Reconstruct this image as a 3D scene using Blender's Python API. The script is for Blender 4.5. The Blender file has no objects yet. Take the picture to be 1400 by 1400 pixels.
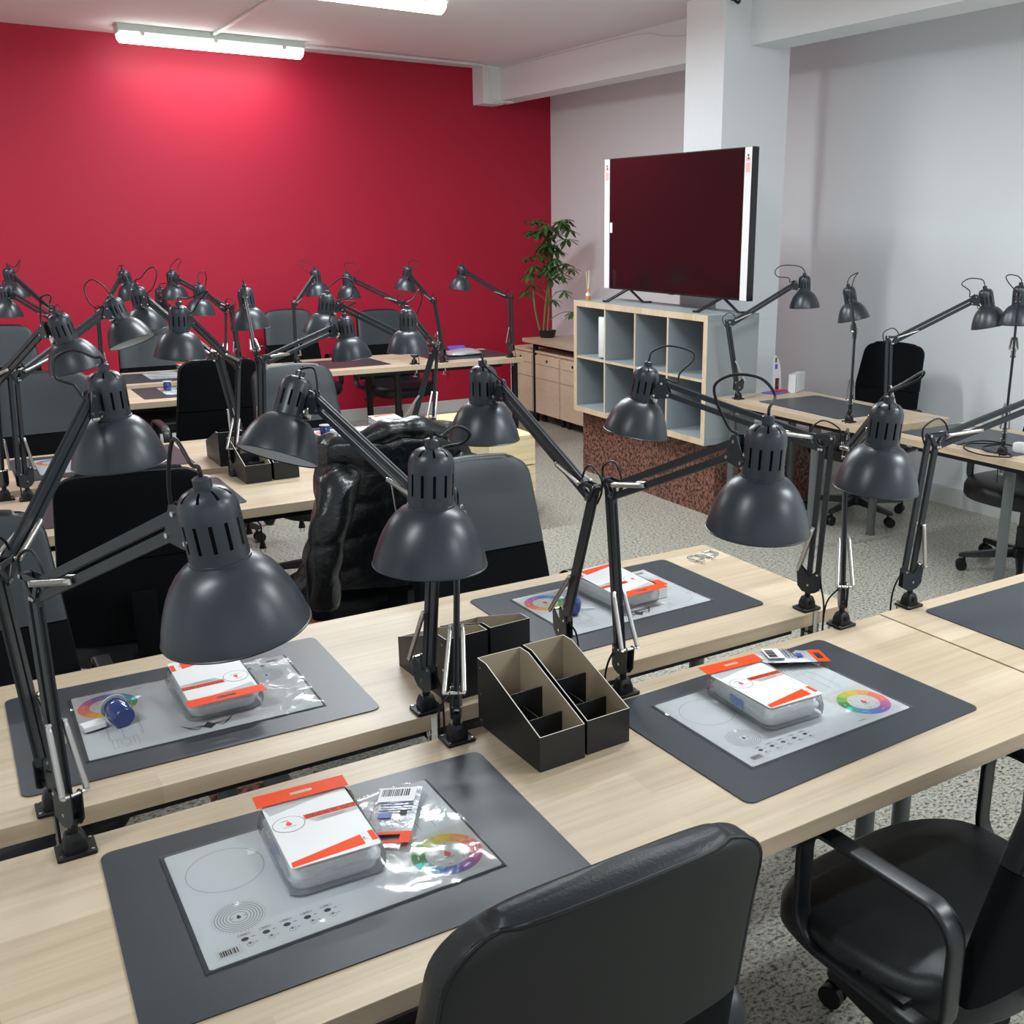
import bpy, math, random
from mathutils import Vector, Matrix, Quaternion
random.seed(7)
S=bpy.context.scene; COL=S.collection
# ---------------------------------------------------------------- camera, world, lights, exposure
cd=bpy.data.cameras.new('camera'); cam=bpy.data.objects.new('camera',cd); COL.objects.link(cam)
R3=((0.834651,-0.550738,0.00679),(-0.143289,-0.229027,-0.962816),(0.531814,0.802642,-0.270072))   # right, down, forward
cam.matrix_world=Matrix(((R3[0][0],-R3[1][0],-R3[2][0],0),(R3[0][1],-R3[1][1],-R3[2][1],0),(R3[0][2],-R3[1][2],-R3[2][2],1.70041),(0,0,0,1)))
cd.sensor_width=36; cd.lens=1402.77/1400*36; cd.shift_x=-(833.221-700)/1400; cd.shift_y=(703.41-700)/1400
cd.clip_start=.02; S.camera=cam
w=bpy.data.worlds.new('world'); S.world=w; w.use_nodes=True
w.node_tree.nodes['Background'].inputs[0].default_value=(.84,.92,1,1); w.node_tree.nodes['Background'].inputs[1].default_value=.85
S.view_settings.view_transform='Standard'; S.view_settings.look='None'; S.view_settings.exposure=0.12; S.view_settings.gamma=1
S.view_settings.use_curve_mapping=False
CEIL=3.05
def area(name,loc,rot,sx,sy,power,color=(1,1,1)):
    l=bpy.data.lights.new(name,'AREA'); l.shape='RECTANGLE'; l.size=sx; l.size_y=sy; l.energy=power; l.color=color
    o=bpy.data.objects.new(name,l); COL.objects.link(o); o.location=loc; o.rotation_euler=rot; return o
TUBES=[(2.09,8.5,9),(2.25,6.25,62),(1.9,4.3,48),(2.4,2.2,30),(-.9,6.6,40),(-1.2,1.0,24),(3.4,.3,58),(3.2,-1.8,50)]   # ceiling fluorescent fixtures x, y, watts; first two seen, rest added for light
for i,(x,y,p) in enumerate(TUBES):
    area('tube_light',(x,y,CEIL-.15),(0,0,0),1.2,.10,p,(.88,.96,1))
# ---------------------------------------------------------------- materials
def mat(name,col,rough=.5,metal=0,**k):
    m=bpy.data.materials.new(name); m.use_nodes=True; n=m.node_tree; b=n.nodes['Principled BSDF']
    b.inputs['Base Color'].default_value=(*col,1); b.inputs['Roughness'].default_value=rough; b.inputs['Metallic'].default_value=metal
    if 'spec' in k: b.inputs['Specular IOR Level'].default_value=k['spec']
    if 'emit' in k: b.inputs['Emission Color'].default_value=(*k['emit'][:3],1); b.inputs['Emission Strength'].default_value=k['emit'][3]
    if 'trans' in k: b.inputs['Transmission Weight'].default_value=k['trans']
    if 'alpha' in k: b.inputs['Alpha'].default_value=k['alpha']
    if 'coat' in k: b.inputs['Coat Weight'].default_value=k['coat']; b.inputs['Coat Roughness'].default_value=k.get('coatr',.1)
    tc=n.nodes.new('ShaderNodeTexCoord')
    def noise(scale,det=3,src='Object',sc=(1,1,1)):
        mp=n.nodes.new('ShaderNodeMapping'); mp.inputs['Scale'].default_value=sc; n.links.new(tc.outputs[src],mp.inputs[0])
        t=n.nodes.new('ShaderNodeTexNoise'); t.inputs['Scale'].default_value=scale; t.inputs['Detail'].default_value=det
        n.links.new(mp.outputs[0],t.inputs['Vector']); return t
    def ramp(src,stops):
        r=n.nodes.new('ShaderNodeValToRGB'); e=r.color_ramp.elements
        while len(e)<len(stops): e.new(.5)
        for q,(p,c) in zip(e,stops): q.position=p; q.color=(*c,1)
        n.links.new(src,r.inputs[0]); return r
    m['_']=0
    if 'bump' in k:
        sc,st=k['bump'][:2]; t=noise(sc,4,'Object',k['bump'][2] if len(k['bump'])>2 else (1,1,1))
        bp=n.nodes.new('ShaderNodeBump'); bp.inputs['Strength'].default_value=st; bp.inputs['Distance'].default_value=k.get('bd',.002)
        n.links.new(t.outputs[0],bp.inputs['Height']); n.links.new(bp.outputs[0],b.inputs['Normal'])
    if 'var' in k:
        sc,c2=k['var']; t=noise(sc,3); r=ramp(t.outputs[0],[(.35,col),(.65,c2)]); n.links.new(r.outputs[0],b.inputs['Base Color'])
    if 'fn' in k: k['fn'](n,b,tc,noise,ramp)
    return m
def wood_fn(c1,c2,c3,along=(1,1,1)):
    def f(n,b,tc,noise,ramp):
        mp=n.nodes.new('ShaderNodeMapping'); mp.inputs['Scale'].default_value=along; n.links.new(tc.outputs['Object'],mp.inputs[0])
        g=n.nodes.new('ShaderNodeTexNoise'); g.inputs['Scale'].default_value=7; g.inputs['Detail'].default_value=5; g.inputs['Roughness'].default_value=.65
        m2=n.nodes.new('ShaderNodeMapping'); m2.inputs['Scale'].default_value=(.22,7,7); n.links.new(mp.outputs[0],m2.inputs[0]); n.links.new(m2.outputs[0],g.inputs['Vector'])
        r=ramp(g.outputs[0],[(.3,c1),(.52,c2),(.75,c3)])
        br=n.nodes.new('ShaderNodeTexBrick'); br.offset=.37; br.inputs['Scale'].default_value=1; br.inputs['Brick Width'].default_value=.52; br.inputs['Row Height'].default_value=.085
        br.inputs['Mortar Size'].default_value=0; br.inputs['Color1'].default_value=(.86,.84,.80,1); br.inputs['Color2'].default_value=(1,1,1,1); br.inputs['Bias'].default_value=0
        n.links.new(mp.outputs[0],br.inputs['Vector'])
        mx=n.nodes.new('ShaderNodeMix'); mx.data_type='RGBA'; mx.blend_type='MULTIPLY'; mx.inputs[0].default_value=1
        n.links.new(r.outputs[0],mx.inputs[6]); n.links.new(br.outputs[0],mx.inputs[7]); n.links.new(mx.outputs[2],b.inputs['Base Color'])
    return f
def floor_fn(n,b,tc,noise,ramp):
    v=noise(62,3,'Object',(1,1.6,1)); v2=noise(140,2)
    r=ramp(v.outputs[0],[(.0,(.04,.04,.035)),(.37,(.08,.08,.07)),(.43,(.33,.32,.27)),(.6,(.46,.44,.375)),(.75,(.58,.56,.48))])
    r2=ramp(v2.outputs[0],[(.36,(.25,.24,.22)),(.46,(1,1,1))])
    mx=n.nodes.new('ShaderNodeMix'); mx.data_type='RGBA'; mx.blend_type='MULTIPLY'; mx.inputs[0].default_value=.8
    n.links.new(r.outputs[0],mx.inputs[6]); n.links.new(r2.outputs[0],mx.inputs[7]); n.links.new(mx.outputs[2],b.inputs['Base Color'])
def gran_fn(n,b,tc,noise,ramp):
    v=noise(55,3); r=ramp(v.outputs[0],[(.0,(.012,.008,.007)),(.41,(.03,.014,.011)),(.5,(.17,.065,.045)),(.68,(.26,.12,.085))])
    n.links.new(r.outputs[0],b.inputs['Base Color'])
def film_mat(name,bs=60,st=.6,amt=.12,white=0,ro=.07):
    m=bpy.data.materials.new(name); m.use_nodes=True; n=m.node_tree; n.nodes.clear()
    out=n.nodes.new('ShaderNodeOutputMaterial'); tr=n.nodes.new('ShaderNodeBsdfTransparent'); gl=n.nodes.new('ShaderNodeBsdfGlossy'); mx=n.nodes.new('ShaderNodeMixShader')
    gl.inputs['Roughness'].default_value=ro; fr=n.nodes.new('ShaderNodeFresnel'); fr.inputs[0].default_value=1.45
    tc=n.nodes.new('ShaderNodeTexCoord'); t=n.nodes.new('ShaderNodeTexNoise'); t.inputs['Scale'].default_value=bs; t.inputs['Detail'].default_value=2; t.inputs['Distortion'].default_value=1.2
    bp=n.nodes.new('ShaderNodeBump'); bp.inputs['Strength'].default_value=st; bp.inputs['Distance'].default_value=.004
    ad=n.nodes.new('ShaderNodeMath'); ad.operation='ADD'; ad.use_clamp=True; ad.inputs[1].default_value=amt
    n.links.new(tc.outputs['Object'],t.inputs['Vector']); n.links.new(t.outputs[0],bp.inputs['Height']); n.links.new(bp.outputs[0],gl.inputs['Normal']); n.links.new(bp.outputs[0],fr.inputs['Normal'])
    n.links.new(fr.outputs[0],ad.inputs[0]); n.links.new(ad.outputs[0],mx.inputs[0]); df=n.nodes.new('ShaderNodeBsdfDiffuse'); df.inputs[0].default_value=(.85,.87,.9,1); m2=n.nodes.new('ShaderNodeMixShader'); m2.inputs[0].default_value=white; n.links.new(tr.outputs[0],m2.inputs[1]); n.links.new(df.outputs[0],m2.inputs[2]); n.links.new(m2.outputs[0],mx.inputs[1]); n.links.new(gl.outputs[0],mx.inputs[2]); n.links.new(mx.outputs[0],out.inputs[0])
    return m
def cut_fn(n,b,tc,noise,ramp): pass
W_OAK=((.47,.365,.255),(.56,.445,.32),(.62,.505,.375))
M=dict(
 oak=mat('oak_effect',(.7,.6,.44),.42,fn=wood_fn(*W_OAK)),
 oak_edge_shaded=mat('oak_edge_shaded',(.5,.4,.28),.5,fn=wood_fn((.45,.34,.23),(.55,.43,.30),(.60,.48,.35))),  # same oak for the desk edges, darkened to paint in their shade
 birch=mat('birch_effect',(.62,.5,.35),.5,fn=wood_fn((.56,.43,.28),(.64,.50,.34),(.68,.55,.39),(1,1,.3))),
 beige=mat('beige_wood',(.56,.42,.29),.5,fn=wood_fn((.66,.50,.36),(.72,.56,.41),(.75,.59,.44),(1,.3,1))),
 pine=mat('pine',(.72,.58,.34),.5,fn=wood_fn((.62,.47,.25),(.76,.62,.38),(.82,.69,.46),(1,1,.5))),
 floor=mat('terrazzo_floor',(.4,.4,.36),.33,fn=floor_fn),
 granite=mat('red_granite',(.2,.1,.07),.3,fn=gran_fn),
 red=mat('red_wall_paint',(.45,.012,.040),.5,spec=.3,bump=(25,.06)),
 white=mat('white_wall_paint',(.84,.86,.88),.6,bump=(18,.08)),
 ceil=mat('ceiling_paint',(.88,.87,.89),.8,bump=(12,.08)),
 base_w=mat('white_baseboard',(.62,.62,.61),.4),
 lamp=mat('charcoal_lamp_lacquer',(.020,.026,.034),.34,spec=.6,bump=(900,.05),bd=.0005),
 lampb=mat('black_lamp_bar',(.018,.022,.027),.38),
 dark=mat('black_plastic',(.005,.005,.006),.45,spec=.35),
 hollow_shade=mat('painted_hollow_shade',(.002,.002,.002),.9),  # near-black colour painting the shade inside slots, holes and arm channels
 shade_in=mat('white_shade_inside',(.62,.64,.66),.5),
 chrome=mat('chrome',(.72,.70,.67),.22,1),
 spring=mat('steel_spring',(.62,.60,.57),.32,1),
 leather=mat('black_leather',(.010,.0115,.014),.42,spec=.4,bump=(260,.35),bd=.0012),
 leather2=mat('charcoal_leather_back',(.030,.037,.043),.45,bump=(320,.2),bd=.001),
 cloth=mat('black_chair_fabric',(.0025,.003,.004),.9,spec=.15,bump=(500,.3),bd=.001),
 shell=mat('dark_grey_back_shell',(.016,.017,.016),.6,spec=.3,bump=(600,.3),bd=.0006),
 plastic=mat('black_arm_plastic',(.009,.010,.012),.36),
 padmat=mat('charcoal_desk_pad',(.034,.040,.048),.36,spec=.42,bump=(700,.25),bd=.0006),
 card_k=mat('black_cardboard',(.007,.008,.010),.42),
 kraft=mat('kraft_inside',(.36,.29,.20),.8),
 kraft_w=mat('pale_cut_edge',(.62,.57,.50),.8),
 paper=mat('grey_white_print_sheet',(.74,.77,.79),.5),
 paperw=mat('white_card',(.70,.70,.70),.45),
 greyc=mat('light_grey_print',(.42,.43,.43),.5),
 ink=mat('black_ink',(.02,.02,.02),.6),
 line=mat('grey_ink_line',(.18,.19,.20),.6),
 orange=mat('orange_print',(.80,.058,.001),.5,spec=.2),
 redi=mat('red_ink',(.75,.03,.03),.5),
 blue=mat('blue_print',(.02,.06,.35),.4),
 bluel=mat('pale_blue_sticker',(.10,.22,.62),.4),
 bluep=mat('dark_blue_plastic',(.012,.035,.17),.14,coat=.6),
 tray=mat('frosted_white_tray',(.64,.67,.69),.25),
 film=film_mat('clear_film',16,.22,-.015,.03,.09),
 bag=film_mat('crinkled_bag_film',60,.8,.03,.14,.14),
 silver=mat('silver_foil',(.62,.64,.68),.3,.55,bump=(70,.8),bd=.003),
 k_grey=mat('grey_shelf_panel',(.27,.30,.32),.5),
 k_side=mat('grey_green_shelf_side',(.31,.34,.35),.45),
 tvs=mat('glossy_black_screen',(.004,.004,.005),.13,spec=.9),
 tvb=mat('black_bezel',(.01,.01,.012),.3),
 stripw=mat('white_protective_strip',(.78,.77,.77),.4),
 pink=mat('pink_print',(.75,.45,.42),.5),
 leaf=mat('green_leaf',(.03,.085,.022),.35,var=(30,(.07,.16,.04))),
 stem=mat('green_brown_stem',(.16,.15,.05),.6),
 potm=mat('black_pot',(.01,.013,.012),.5),
 soil=mat('soil',(.03,.02,.012),.9),
 jacket=mat('glossy_black_puffer',(.003,.004,.0055),.30,spec=.5,bump=(16,.8),bd=.014,coat=.25,coatr=.2),
 legm=mat('grey_metal_leg',(.12,.13,.13),.4,.3),
 tube=mat('lit_diffuser',(1,1,1),.4,emit=(.93,1,.97,11)),
 housing=mat('pale_green_housing',(.62,.70,.64),.5),
 pvc=mat('white_pvc',(.72,.72,.71),.4),
 amber=mat('amber_glass',(.50,.20,.05),.15),
 reed=mat('pale_reed',(.72,.60,.42),.7),
 zinc=mat('zinc_steel',(.55,.57,.6),.3,1),
 purple=mat('purple_paper',(.14,.08,.45),.4),
)
HUES=[(.85,.62,.02),(.93,.42,.03),(.90,.22,.10),(.85,.16,.16),(.62,.12,.40),(.30,.13,.50),(.10,.20,.62),(.06,.36,.66),(.04,.45,.42),(.02,.28,.06),(.22,.50,.04),(.60,.62,.02)]
HM=[mat('wheel_hue',h,.5) for h in HUES]
# ---------------------------------------------------------------- mesh helpers
class MB:
    def __init__(s): s.v=[]; s.f=[]; s.m=[]
    def add(s,vs,fs,mi=0,T=None):
        o=len(s.v)
        for p in vs: s.v.append(tuple(T@Vector(p)) if T else tuple(p))
        for q in fs: s.f.append(tuple(i+o for i in q)); s.m.append(mi)
        return s
    def box(s,c,d,mi=0,T=None,R=None):
        x,y,z=[q/2 for q in d]; vs=[Vector((a*x,b*y,e*z)) for e in(-1,1) for b in(-1,1) for a in(-1,1)]
        if R is not None: vs=[R@v for v in vs]
        vs=[v+Vector(c) for v in vs]
        return s.add(vs,[(0,2,3,1),(4,5,7,6),(0,1,5,4),(2,6,7,3),(0,4,6,2),(1,3,7,5)],mi,T)
    def lathe(s,prof,n=24,mi=0,T=None,skip=None,cap0=False,cap1=False):
        vs=[(r*math.cos(2*math.pi*k/n),r*math.sin(2*math.pi*k/n),z) for r,z in prof for k in range(n)]; fs=[]
        for i in range(len(prof)-1):
            for k in range(n):
                if skip and skip(i,k): continue
                a=i*n+k; b=i*n+(k+1)%n; fs.append((a,b,b+n,a+n))
        if cap0: fs.append(tuple(range(n))[::-1])
        if cap1: fs.append(tuple(range((len(prof)-1)*n,len(prof)*n)))
        return s.add(vs,fs,mi,T)
    def cyl(s,p,q,r,n=12,mi=0,r2=None):
        p=Vector(p); q=Vector(q); d=q-p; L=d.length; T=Matrix.Translation(p)@d.to_track_quat('Z','Y').to_matrix().to_4x4()
        return s.lathe([(r,0),(r if r2 is None else r2,L)],n,mi,T,None,True,True)
    def tube(s,pts,r,n=8,mi=0,closed=False,flat=None):
        P=[Vector(p) for p in pts]; m=len(P); vs=[]; fs=[]
        t0=(P[1]-P[0]).normalized(); up=t0.orthogonal().normalized() if flat is None else Vector(flat); prev=t0
        for i in range(m):
            a=P[i-1] if (i>0 or closed) else P[i]; b=P[(i+1)%m] if (i<m-1 or closed) else P[i]
            t=(b-a).normalized() if (b-a).length>1e-9 else prev
            if flat is None: up=(prev.rotation_difference(t)@up); up=(up-t*up.dot(t)).normalized(); sd=t.cross(up); ru=rs=r
            else: sd=t.cross(up).normalized(); ru,rs=r
            prev=t
            for k in range(n):
                an=2*math.pi*(k+.5)/n; ca,sa=math.cos(an),math.sin(an)
                if flat is not None: 
                    e=.45; ca=math.copysign(abs(ca)**e,ca); sa=math.copysign(abs(sa)**e,sa)
                vs.append(P[i]+up*ca*ru+sd*sa*rs)
        for i in range(m if closed else m-1):
            for k in range(n):
                j=(i+1)%m; fs.append((i*n+k,i*n+(k+1)%n,j*n+(k+1)%n,j*n+k))
        if not closed: fs.append(tuple(range(n))[::-1]); fs.append(tuple(range((m-1)*n,m*n)))
        return s.add(vs,fs,mi)
    def prism(s,poly,z0,z1,mi=0,T=None,ch=0):
        n=len(poly); 
        if ch:
            cx=sum(p[0] for p in poly)/n; cy=sum(p[1] for p in poly)/n
            def ins(p):
                dx,dy=p[0]-cx,p[1]-cy; L=math.hypot(dx,dy); k=(L-ch*1.2)/L; return (cx+dx*k,cy+dy*k)
            q=[ins(p) for p in poly]; rings=[[(*p,z0) for p in q],[(*p,z0+ch) for p in poly],[(*p,z1-ch) for p in poly],[(*p,z1) for p in q]]
        else: rings=[[(*p,z0) for p in poly],[(*p,z1) for p in poly]]
        vs=[p for r in rings for p in r]; fs=[]
        for i in range(len(rings)-1):
            for k in range(n): a=i*n+k; b=i*n+(k+1)%n; fs.append((a,b,b+n,a+n))
        fs.append(tuple(range(n))[::-1]); fs.append(tuple(range((len(rings)-1)*n,len(rings)*n)))
        return s.add(vs,fs,mi,T)
    def loft(s,rings,mi=0,cap=True,T=None):
        n=len(rings[0]); vs=[p for r in rings for p in r]; fs=[]
        for i in range(len(rings)-1):
            for k in range(n): a=i*n+k; b=i*n+(k+1)%n; fs.append((a,b,b+n,a+n))
        if cap: fs.append(tuple(range(n))[::-1]); fs.append(tuple(range((len(rings)-1)*n,len(rings)*n)))
        return s.add(vs,fs,mi,T)
    def mesh(s,name,mats,smooth=40):
        me=bpy.data.meshes.new(name); me.from_pydata(s.v,[],s.f); 
        for m in (mats if isinstance(mats,(list,tuple)) else [mats]): me.materials.append(M[m] if isinstance(m,str) else m)
        for p,i in zip(me.polygons,s.m): p.material_index=i
        if smooth:
            for p in me.polygons: p.use_smooth=True
            me.set_sharp_from_angle(angle=math.radians(smooth))
        me.update(); return me
    def obj(s,name,mats,parent=None,smooth=40,loc=None):
        return link(name,s.mesh(name,mats,smooth),parent,loc)
def link(name,me,parent=None,loc=None,Mx=None):
    o=bpy.data.objects.new(name,me); COL.objects.link(o)
    if parent: o.parent=parent
    if loc: o.location=loc
    if Mx is not None: o.matrix_local=Mx
    return o
def rr(w,d,r,n=4,cx=0,cy=0):
    o=[]
    for sx,sy,a0 in((1,1,0),(-1,1,90),(-1,-1,180),(1,-1,270)):
        for k in range(n+1):
            a=math.radians(a0+90*k/n); o.append((cx+sx*(w/2-r)+r*math.cos(a),cy+sy*(d/2-r)+r*math.sin(a)))
    return o
def circ(r,n=24,cx=0,cy=0,ry=None): return [(cx+r*math.cos(2*math.pi*k/n),cy+(ry or r)*math.sin(2*math.pi*k/n)) for k in range(n)]
def tag(o,label=None,cat=None,group=None,kind=None):
    if label: o['label']=label
    if cat: o['category']=cat
    if group: o['group']=group
    if kind: o['kind']=kind
    return o
def thing(name,label,cat,loc=(0,0,0),rz=0,group=None):
    o=bpy.data.objects.new(name,None); o.empty_display_size=.05; COL.objects.link(o); o.location=loc; o.rotation_euler=(0,0,rz); return tag(o,label,cat,group)
def cr(pts,sub=6):
    P=[Vector(p) for p in pts]; P=[2*P[0]-P[1]]+P+[2*P[-1]-P[-2]]; o=[]
    for i in range(1,len(P)-2):
        for k in range(sub):
            t=k/sub; a,b,c,d=P[i-1:i+3]; o.append(.5*((2*b)+(c-a)*t+(2*a-5*b+4*c-d)*t*t+(3*b-a-3*c+d)*t**3))
    o.append(P[-2]); return o
def RZ(a): return Matrix.Rotation(a,4,'Z')
def TR(*p): return Matrix.Translation(Vector(p))
def alignZ(p,q,lat=None):
    """matrix at p with +Z towards q"""
    p=Vector(p); d=(Vector(q)-p).normalized()
    if lat is None: return Matrix.Translation(p)@d.to_track_quat('Z','Y').to_matrix().to_4x4()
    y=Vector(lat).normalized(); x=y.cross(d).normalized(); y=d.cross(x)
    m=Matrix((x,y,d)).transposed().to_4x4(); m.translation=p; return m
DZ=.74
# ---------------------------------------------------------------- room
def struct(name,mb,mats,parent=None,smooth=0): o=mb.obj(name,mats,parent,smooth); tag(o,kind='structure') if not parent else None; return o
def slab(name,x0,x1,y0,y1,z0,z1,m): return struct(name,MB().box(((x0+x1)/2,(y0+y1)/2,(z0+z1)/2),(x1-x0,y1-y0,z1-z0)),m)
slab('floor',-3.2,5.8,-3.5,9.2,-.1,0,'floor')
slab('ceiling',-3.2,5.8,-3.5,9.2,CEIL,CEIL+.1,'ceil')
slab('wall_back',-3.2,5.8,8.9,9.1,0,CEIL,'red')
slab('wall_left',-3.2,-3.05,-3.5,8.9,0,CEIL,'white')
# right wall runs very slightly askew
WR=[(5.20,8.9),(5.50,-3.5)]
struct('wall_right',MB().prism([(5.20,8.9),(5.50,-3.5),(5.7,-3.5),(5.7,8.9)],0,CEIL),'white')
def wx(y): return 5.20+(8.9-y)*.3/12.4
struct('baseboard_back',MB().box((1.1,8.893,.05),(8.2,.014,.10)).box((1.1,8.895,.102),(8.2,.01,.006)),'base_w')
struct('baseboard_right',MB().prism([(wx(8.88)-.014,8.88),(wx(-3.4)-.014,-3.4),(wx(-3.4),-3.4),(wx(8.88),8.88)],0,.11).prism([(wx(8.88)-.009,8.88),(wx(-3.4)-.009,-3.4),(wx(-3.4),-3.4),(wx(8.88),8.88)],.11,.118),'base_w')
# pillar and beams
struct('pillar',MB().box((4.515,5.39,CEIL/2),(.53,.38,CEIL)),'white')
struct('beam_far',MB().box((4.655,7.24,2.91),(.19,3.32,.28)),'white')
struct('beam_near',MB().box((4.575,.95,2.91),(.25,8.5,.28)),'white')
struct('beam_stub',MB().box((4.50,8.80,2.895),(.20,.2,.31)),'white')
# red granite plinth carrying the shelf
struct('plinth',MB().box((4.30,5.415,.214),(.90,1.49,.428)),'granite')
# granite inlay bands in the floor, one slab a piece
def band(name,x0,x1,y0,y1,n,ax):
    root=bpy.data.objects.new(name,None); COL.objects.link(root); root.location=((x0+x1)/2,(y0+y1)/2,0); tag(root,kind='structure')
    for k in range(n):
        if ax=='y': a,b=y0+(y1-y0)*k/n,y0+(y1-y0)*(k+1)/n; c=(0,(a+b)/2-(y0+y1)/2,.003); d=(x1-x0,b-a-.003,.006)
        else: a,b=x0+(x1-x0)*k/n,x0+(x1-x0)*(k+1)/n; c=((a+b)/2-(x0+x1)/2,0,.003); d=(b-a-.003,y1-y0,.006)
        MB().box(c,d).obj('granite_slab','granite',root,0)
band('trim_1',.53,.77,.2,4.20,10,'y'); band('trim_2',.53,1.72,4.22,4.52,4,'x'); band('trim_3',.53,.77,4.54,5.6,3,'y')
# fluorescent fixtures
def fixture(x,y,label,grp=None):
    t=thing('fluorescent_fixture',label,'ceiling light',(x,y,CEIL),0,grp)
    prof=lambda s:[(-.078*s,0),(-.078*s,-.045),(-.06*s,-.062),(.06*s,-.062),(.078*s,-.045),(.078*s,0)]
    a=MB(); a.loft([[(xx,p[0],p[1]) for p in prof(1)] for xx in (-.66,.66)]); a.obj('housing','housing',t,30)
    b=MB(); n=10; rg=[]
    for xx,k in ((-.655,.75),(-.64,1),(.64,1),(.655,.75)):
        rg.append([(xx,.072*k*math.cos(math.pi*q/n),-.058-.062*k*math.sin(math.pi*q/n)) for q in range(n+1)])
    b.loft(rg); b.obj('diffuser','tube',t,50)
    c=MB()
    for xx in (-.5,0,.5):
        for yy in (-.077,.077): c.box((xx,yy,-.055),(.03,.008,.03))
    c.obj('clip','pvc',t,0)
fixture(TUBES[0][0],TUBES[0][1],'white fluorescent ceiling fixture above the red wall, seen whole')
fixture(TUBES[1][0],TUBES[1][1],'fluorescent ceiling fixture cut off by the top edge of the photo')
for q in TUBES[2:]: fixture(q[0],q[1],'ceiling fluorescent fixture out of view, added to light the room','added ceiling fixtures out of view')  # unseen fixtures, added to light the room from outside the view
tag(MB().tube(cr([(2.79,8.52,3.03),(3.4,8.53,3.03),(4.1,8.55,3.03),(4.33,8.57,3.03),(4.385,8.58,3.0),(4.39,8.58,2.93),(4.39,8.58,2.82),(4.41,8.58,2.77),(4.46,8.57,2.75),(4.62,8.55,2.75)],5),.011,8).obj('conduit','pvc'),'white conduit pipe running from the ceiling light to the beam corner','pipe')
tag(MB().tube([(2.08,8.43,3.037),(2.08,6.32,3.037)],.013,8).obj('conduit','pvc'),'short straight conduit on the ceiling between the two ceiling lights','pipe')
tag(MB().tube(cr([(4.545,5.60,2.98),(4.545,5.9,2.94),(4.545,6.2,2.965),(4.545,6.5,3.02),(4.545,7.4,3.03),(4.545,8.6,3.035)],5),.0035,6).obj('cable','pvc'),'thin white cable sagging along the ceiling beam beside the pillar','cable')
tag(MB().tube(cr([(4.30,5.18,3.0),(4.31,5.16,2.985),(4.33,5.17,3.0)],4),.008,6).box((4.30,5.19,3.015),(.03,.02,.03)).obj('bracket','dark'),'small black hook bracket at the top of the white pillar','bracket')
# ---------------------------------------------------------------- desks
def desk(x0,x1,y0,y1,label,legs=True,rz=0,T=.034,legmat='legm',grp=None,ins=(.07,.07)):
    """top spans x0..x1, y0..y1 ; long axis x unless rz"""
    cx,cy=(x0+x1)/2,(y0+y1)/2; L,D=x1-x0,y1-y0
    if rz: L,D=D,L
    t=thing('desk',label,'desk',(cx,cy,0),rz,grp)
    m=MB(); m.prism(rr(L,D,.003,1),DZ-T,DZ,0,None,.0012); me=m.mesh('desk_top',['oak','oak_edge_shaded'],0)
    for p in me.polygons:
        if abs(p.normal.z)<.5: p.material_index=1
    link('desk_top',me,t)
    for sx in(-1,1):
        for sy in(-1,1):
            l=MB(); X,Y=sx*(L/2-ins[(sx+1)//2]),sy*(D/2-.07); l.lathe([(.024,.0),(.024,DZ-T)],16,0,TR(X,Y,0),None,True,True); l.lathe([(.028,0),(.028,.012)],16,0,TR(X,Y,0),None,True,True); l.lathe([(.045,DZ-T-.006),(.045,DZ-T)],16,0,TR(X,Y,0),None,True,True); l.obj('leg',legmat,t)
    for sy in (-1,1): MB().box((0,sy*(D/2-.045),DZ-T-.0125),(L-.35,.03,.025)).obj('support_rail','dark',t,0)
    return t
desk(-.045,1.955,1.08,1.685,'long wooden desk nearest the camera, with two pads and two black organiser boxes on it')
desk(1.962,3.962,1.08,1.69,'wooden desk joined to the right end of the nearest desk, at the right edge')
desk(-.05,1.95,1.785,2.405,'wooden desk behind the nearest one, with loose steel clamps at its right end',ins=(.5,.07))
desk(-.55,1.45,3.585,4.185,'wooden desk in front of which the chair with the black jacket stands',ins=(.07,.62))
desk(.03,2.03,4.30,4.93,'wooden desk just behind the pair of organiser boxes, hidden mostly by the jacket')
desk(-.1,1.9,6.15,6.75,'wooden desk with a blue pot, in the second last row before the red wall')
desk(.25,2.25,6.87,7.48,'wooden desk at the left in the last row before the red wall')
desk(2.27,3.77,6.87,7.58,'wooden desk at the right in the last row, beside the drawer units',ins=(.5,.05),legmat='dark')
desk(3.84,4.46,3.48,4.66,'wooden desk by the white wall beside the grey shelf end',rz=math.pi/2,ins=(.42,.07))
desk(3.84,4.46,1.75,3.36,'wooden desk by the white wall carrying the power strip',rz=math.pi/2,ins=(.07,.66))
desk(4.45,5.05,6.75,8.15,'wooden desk carrying the tall plant beside the red wall',rz=math.pi/2,legmat='dark',ins=(.07,.12))
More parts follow.
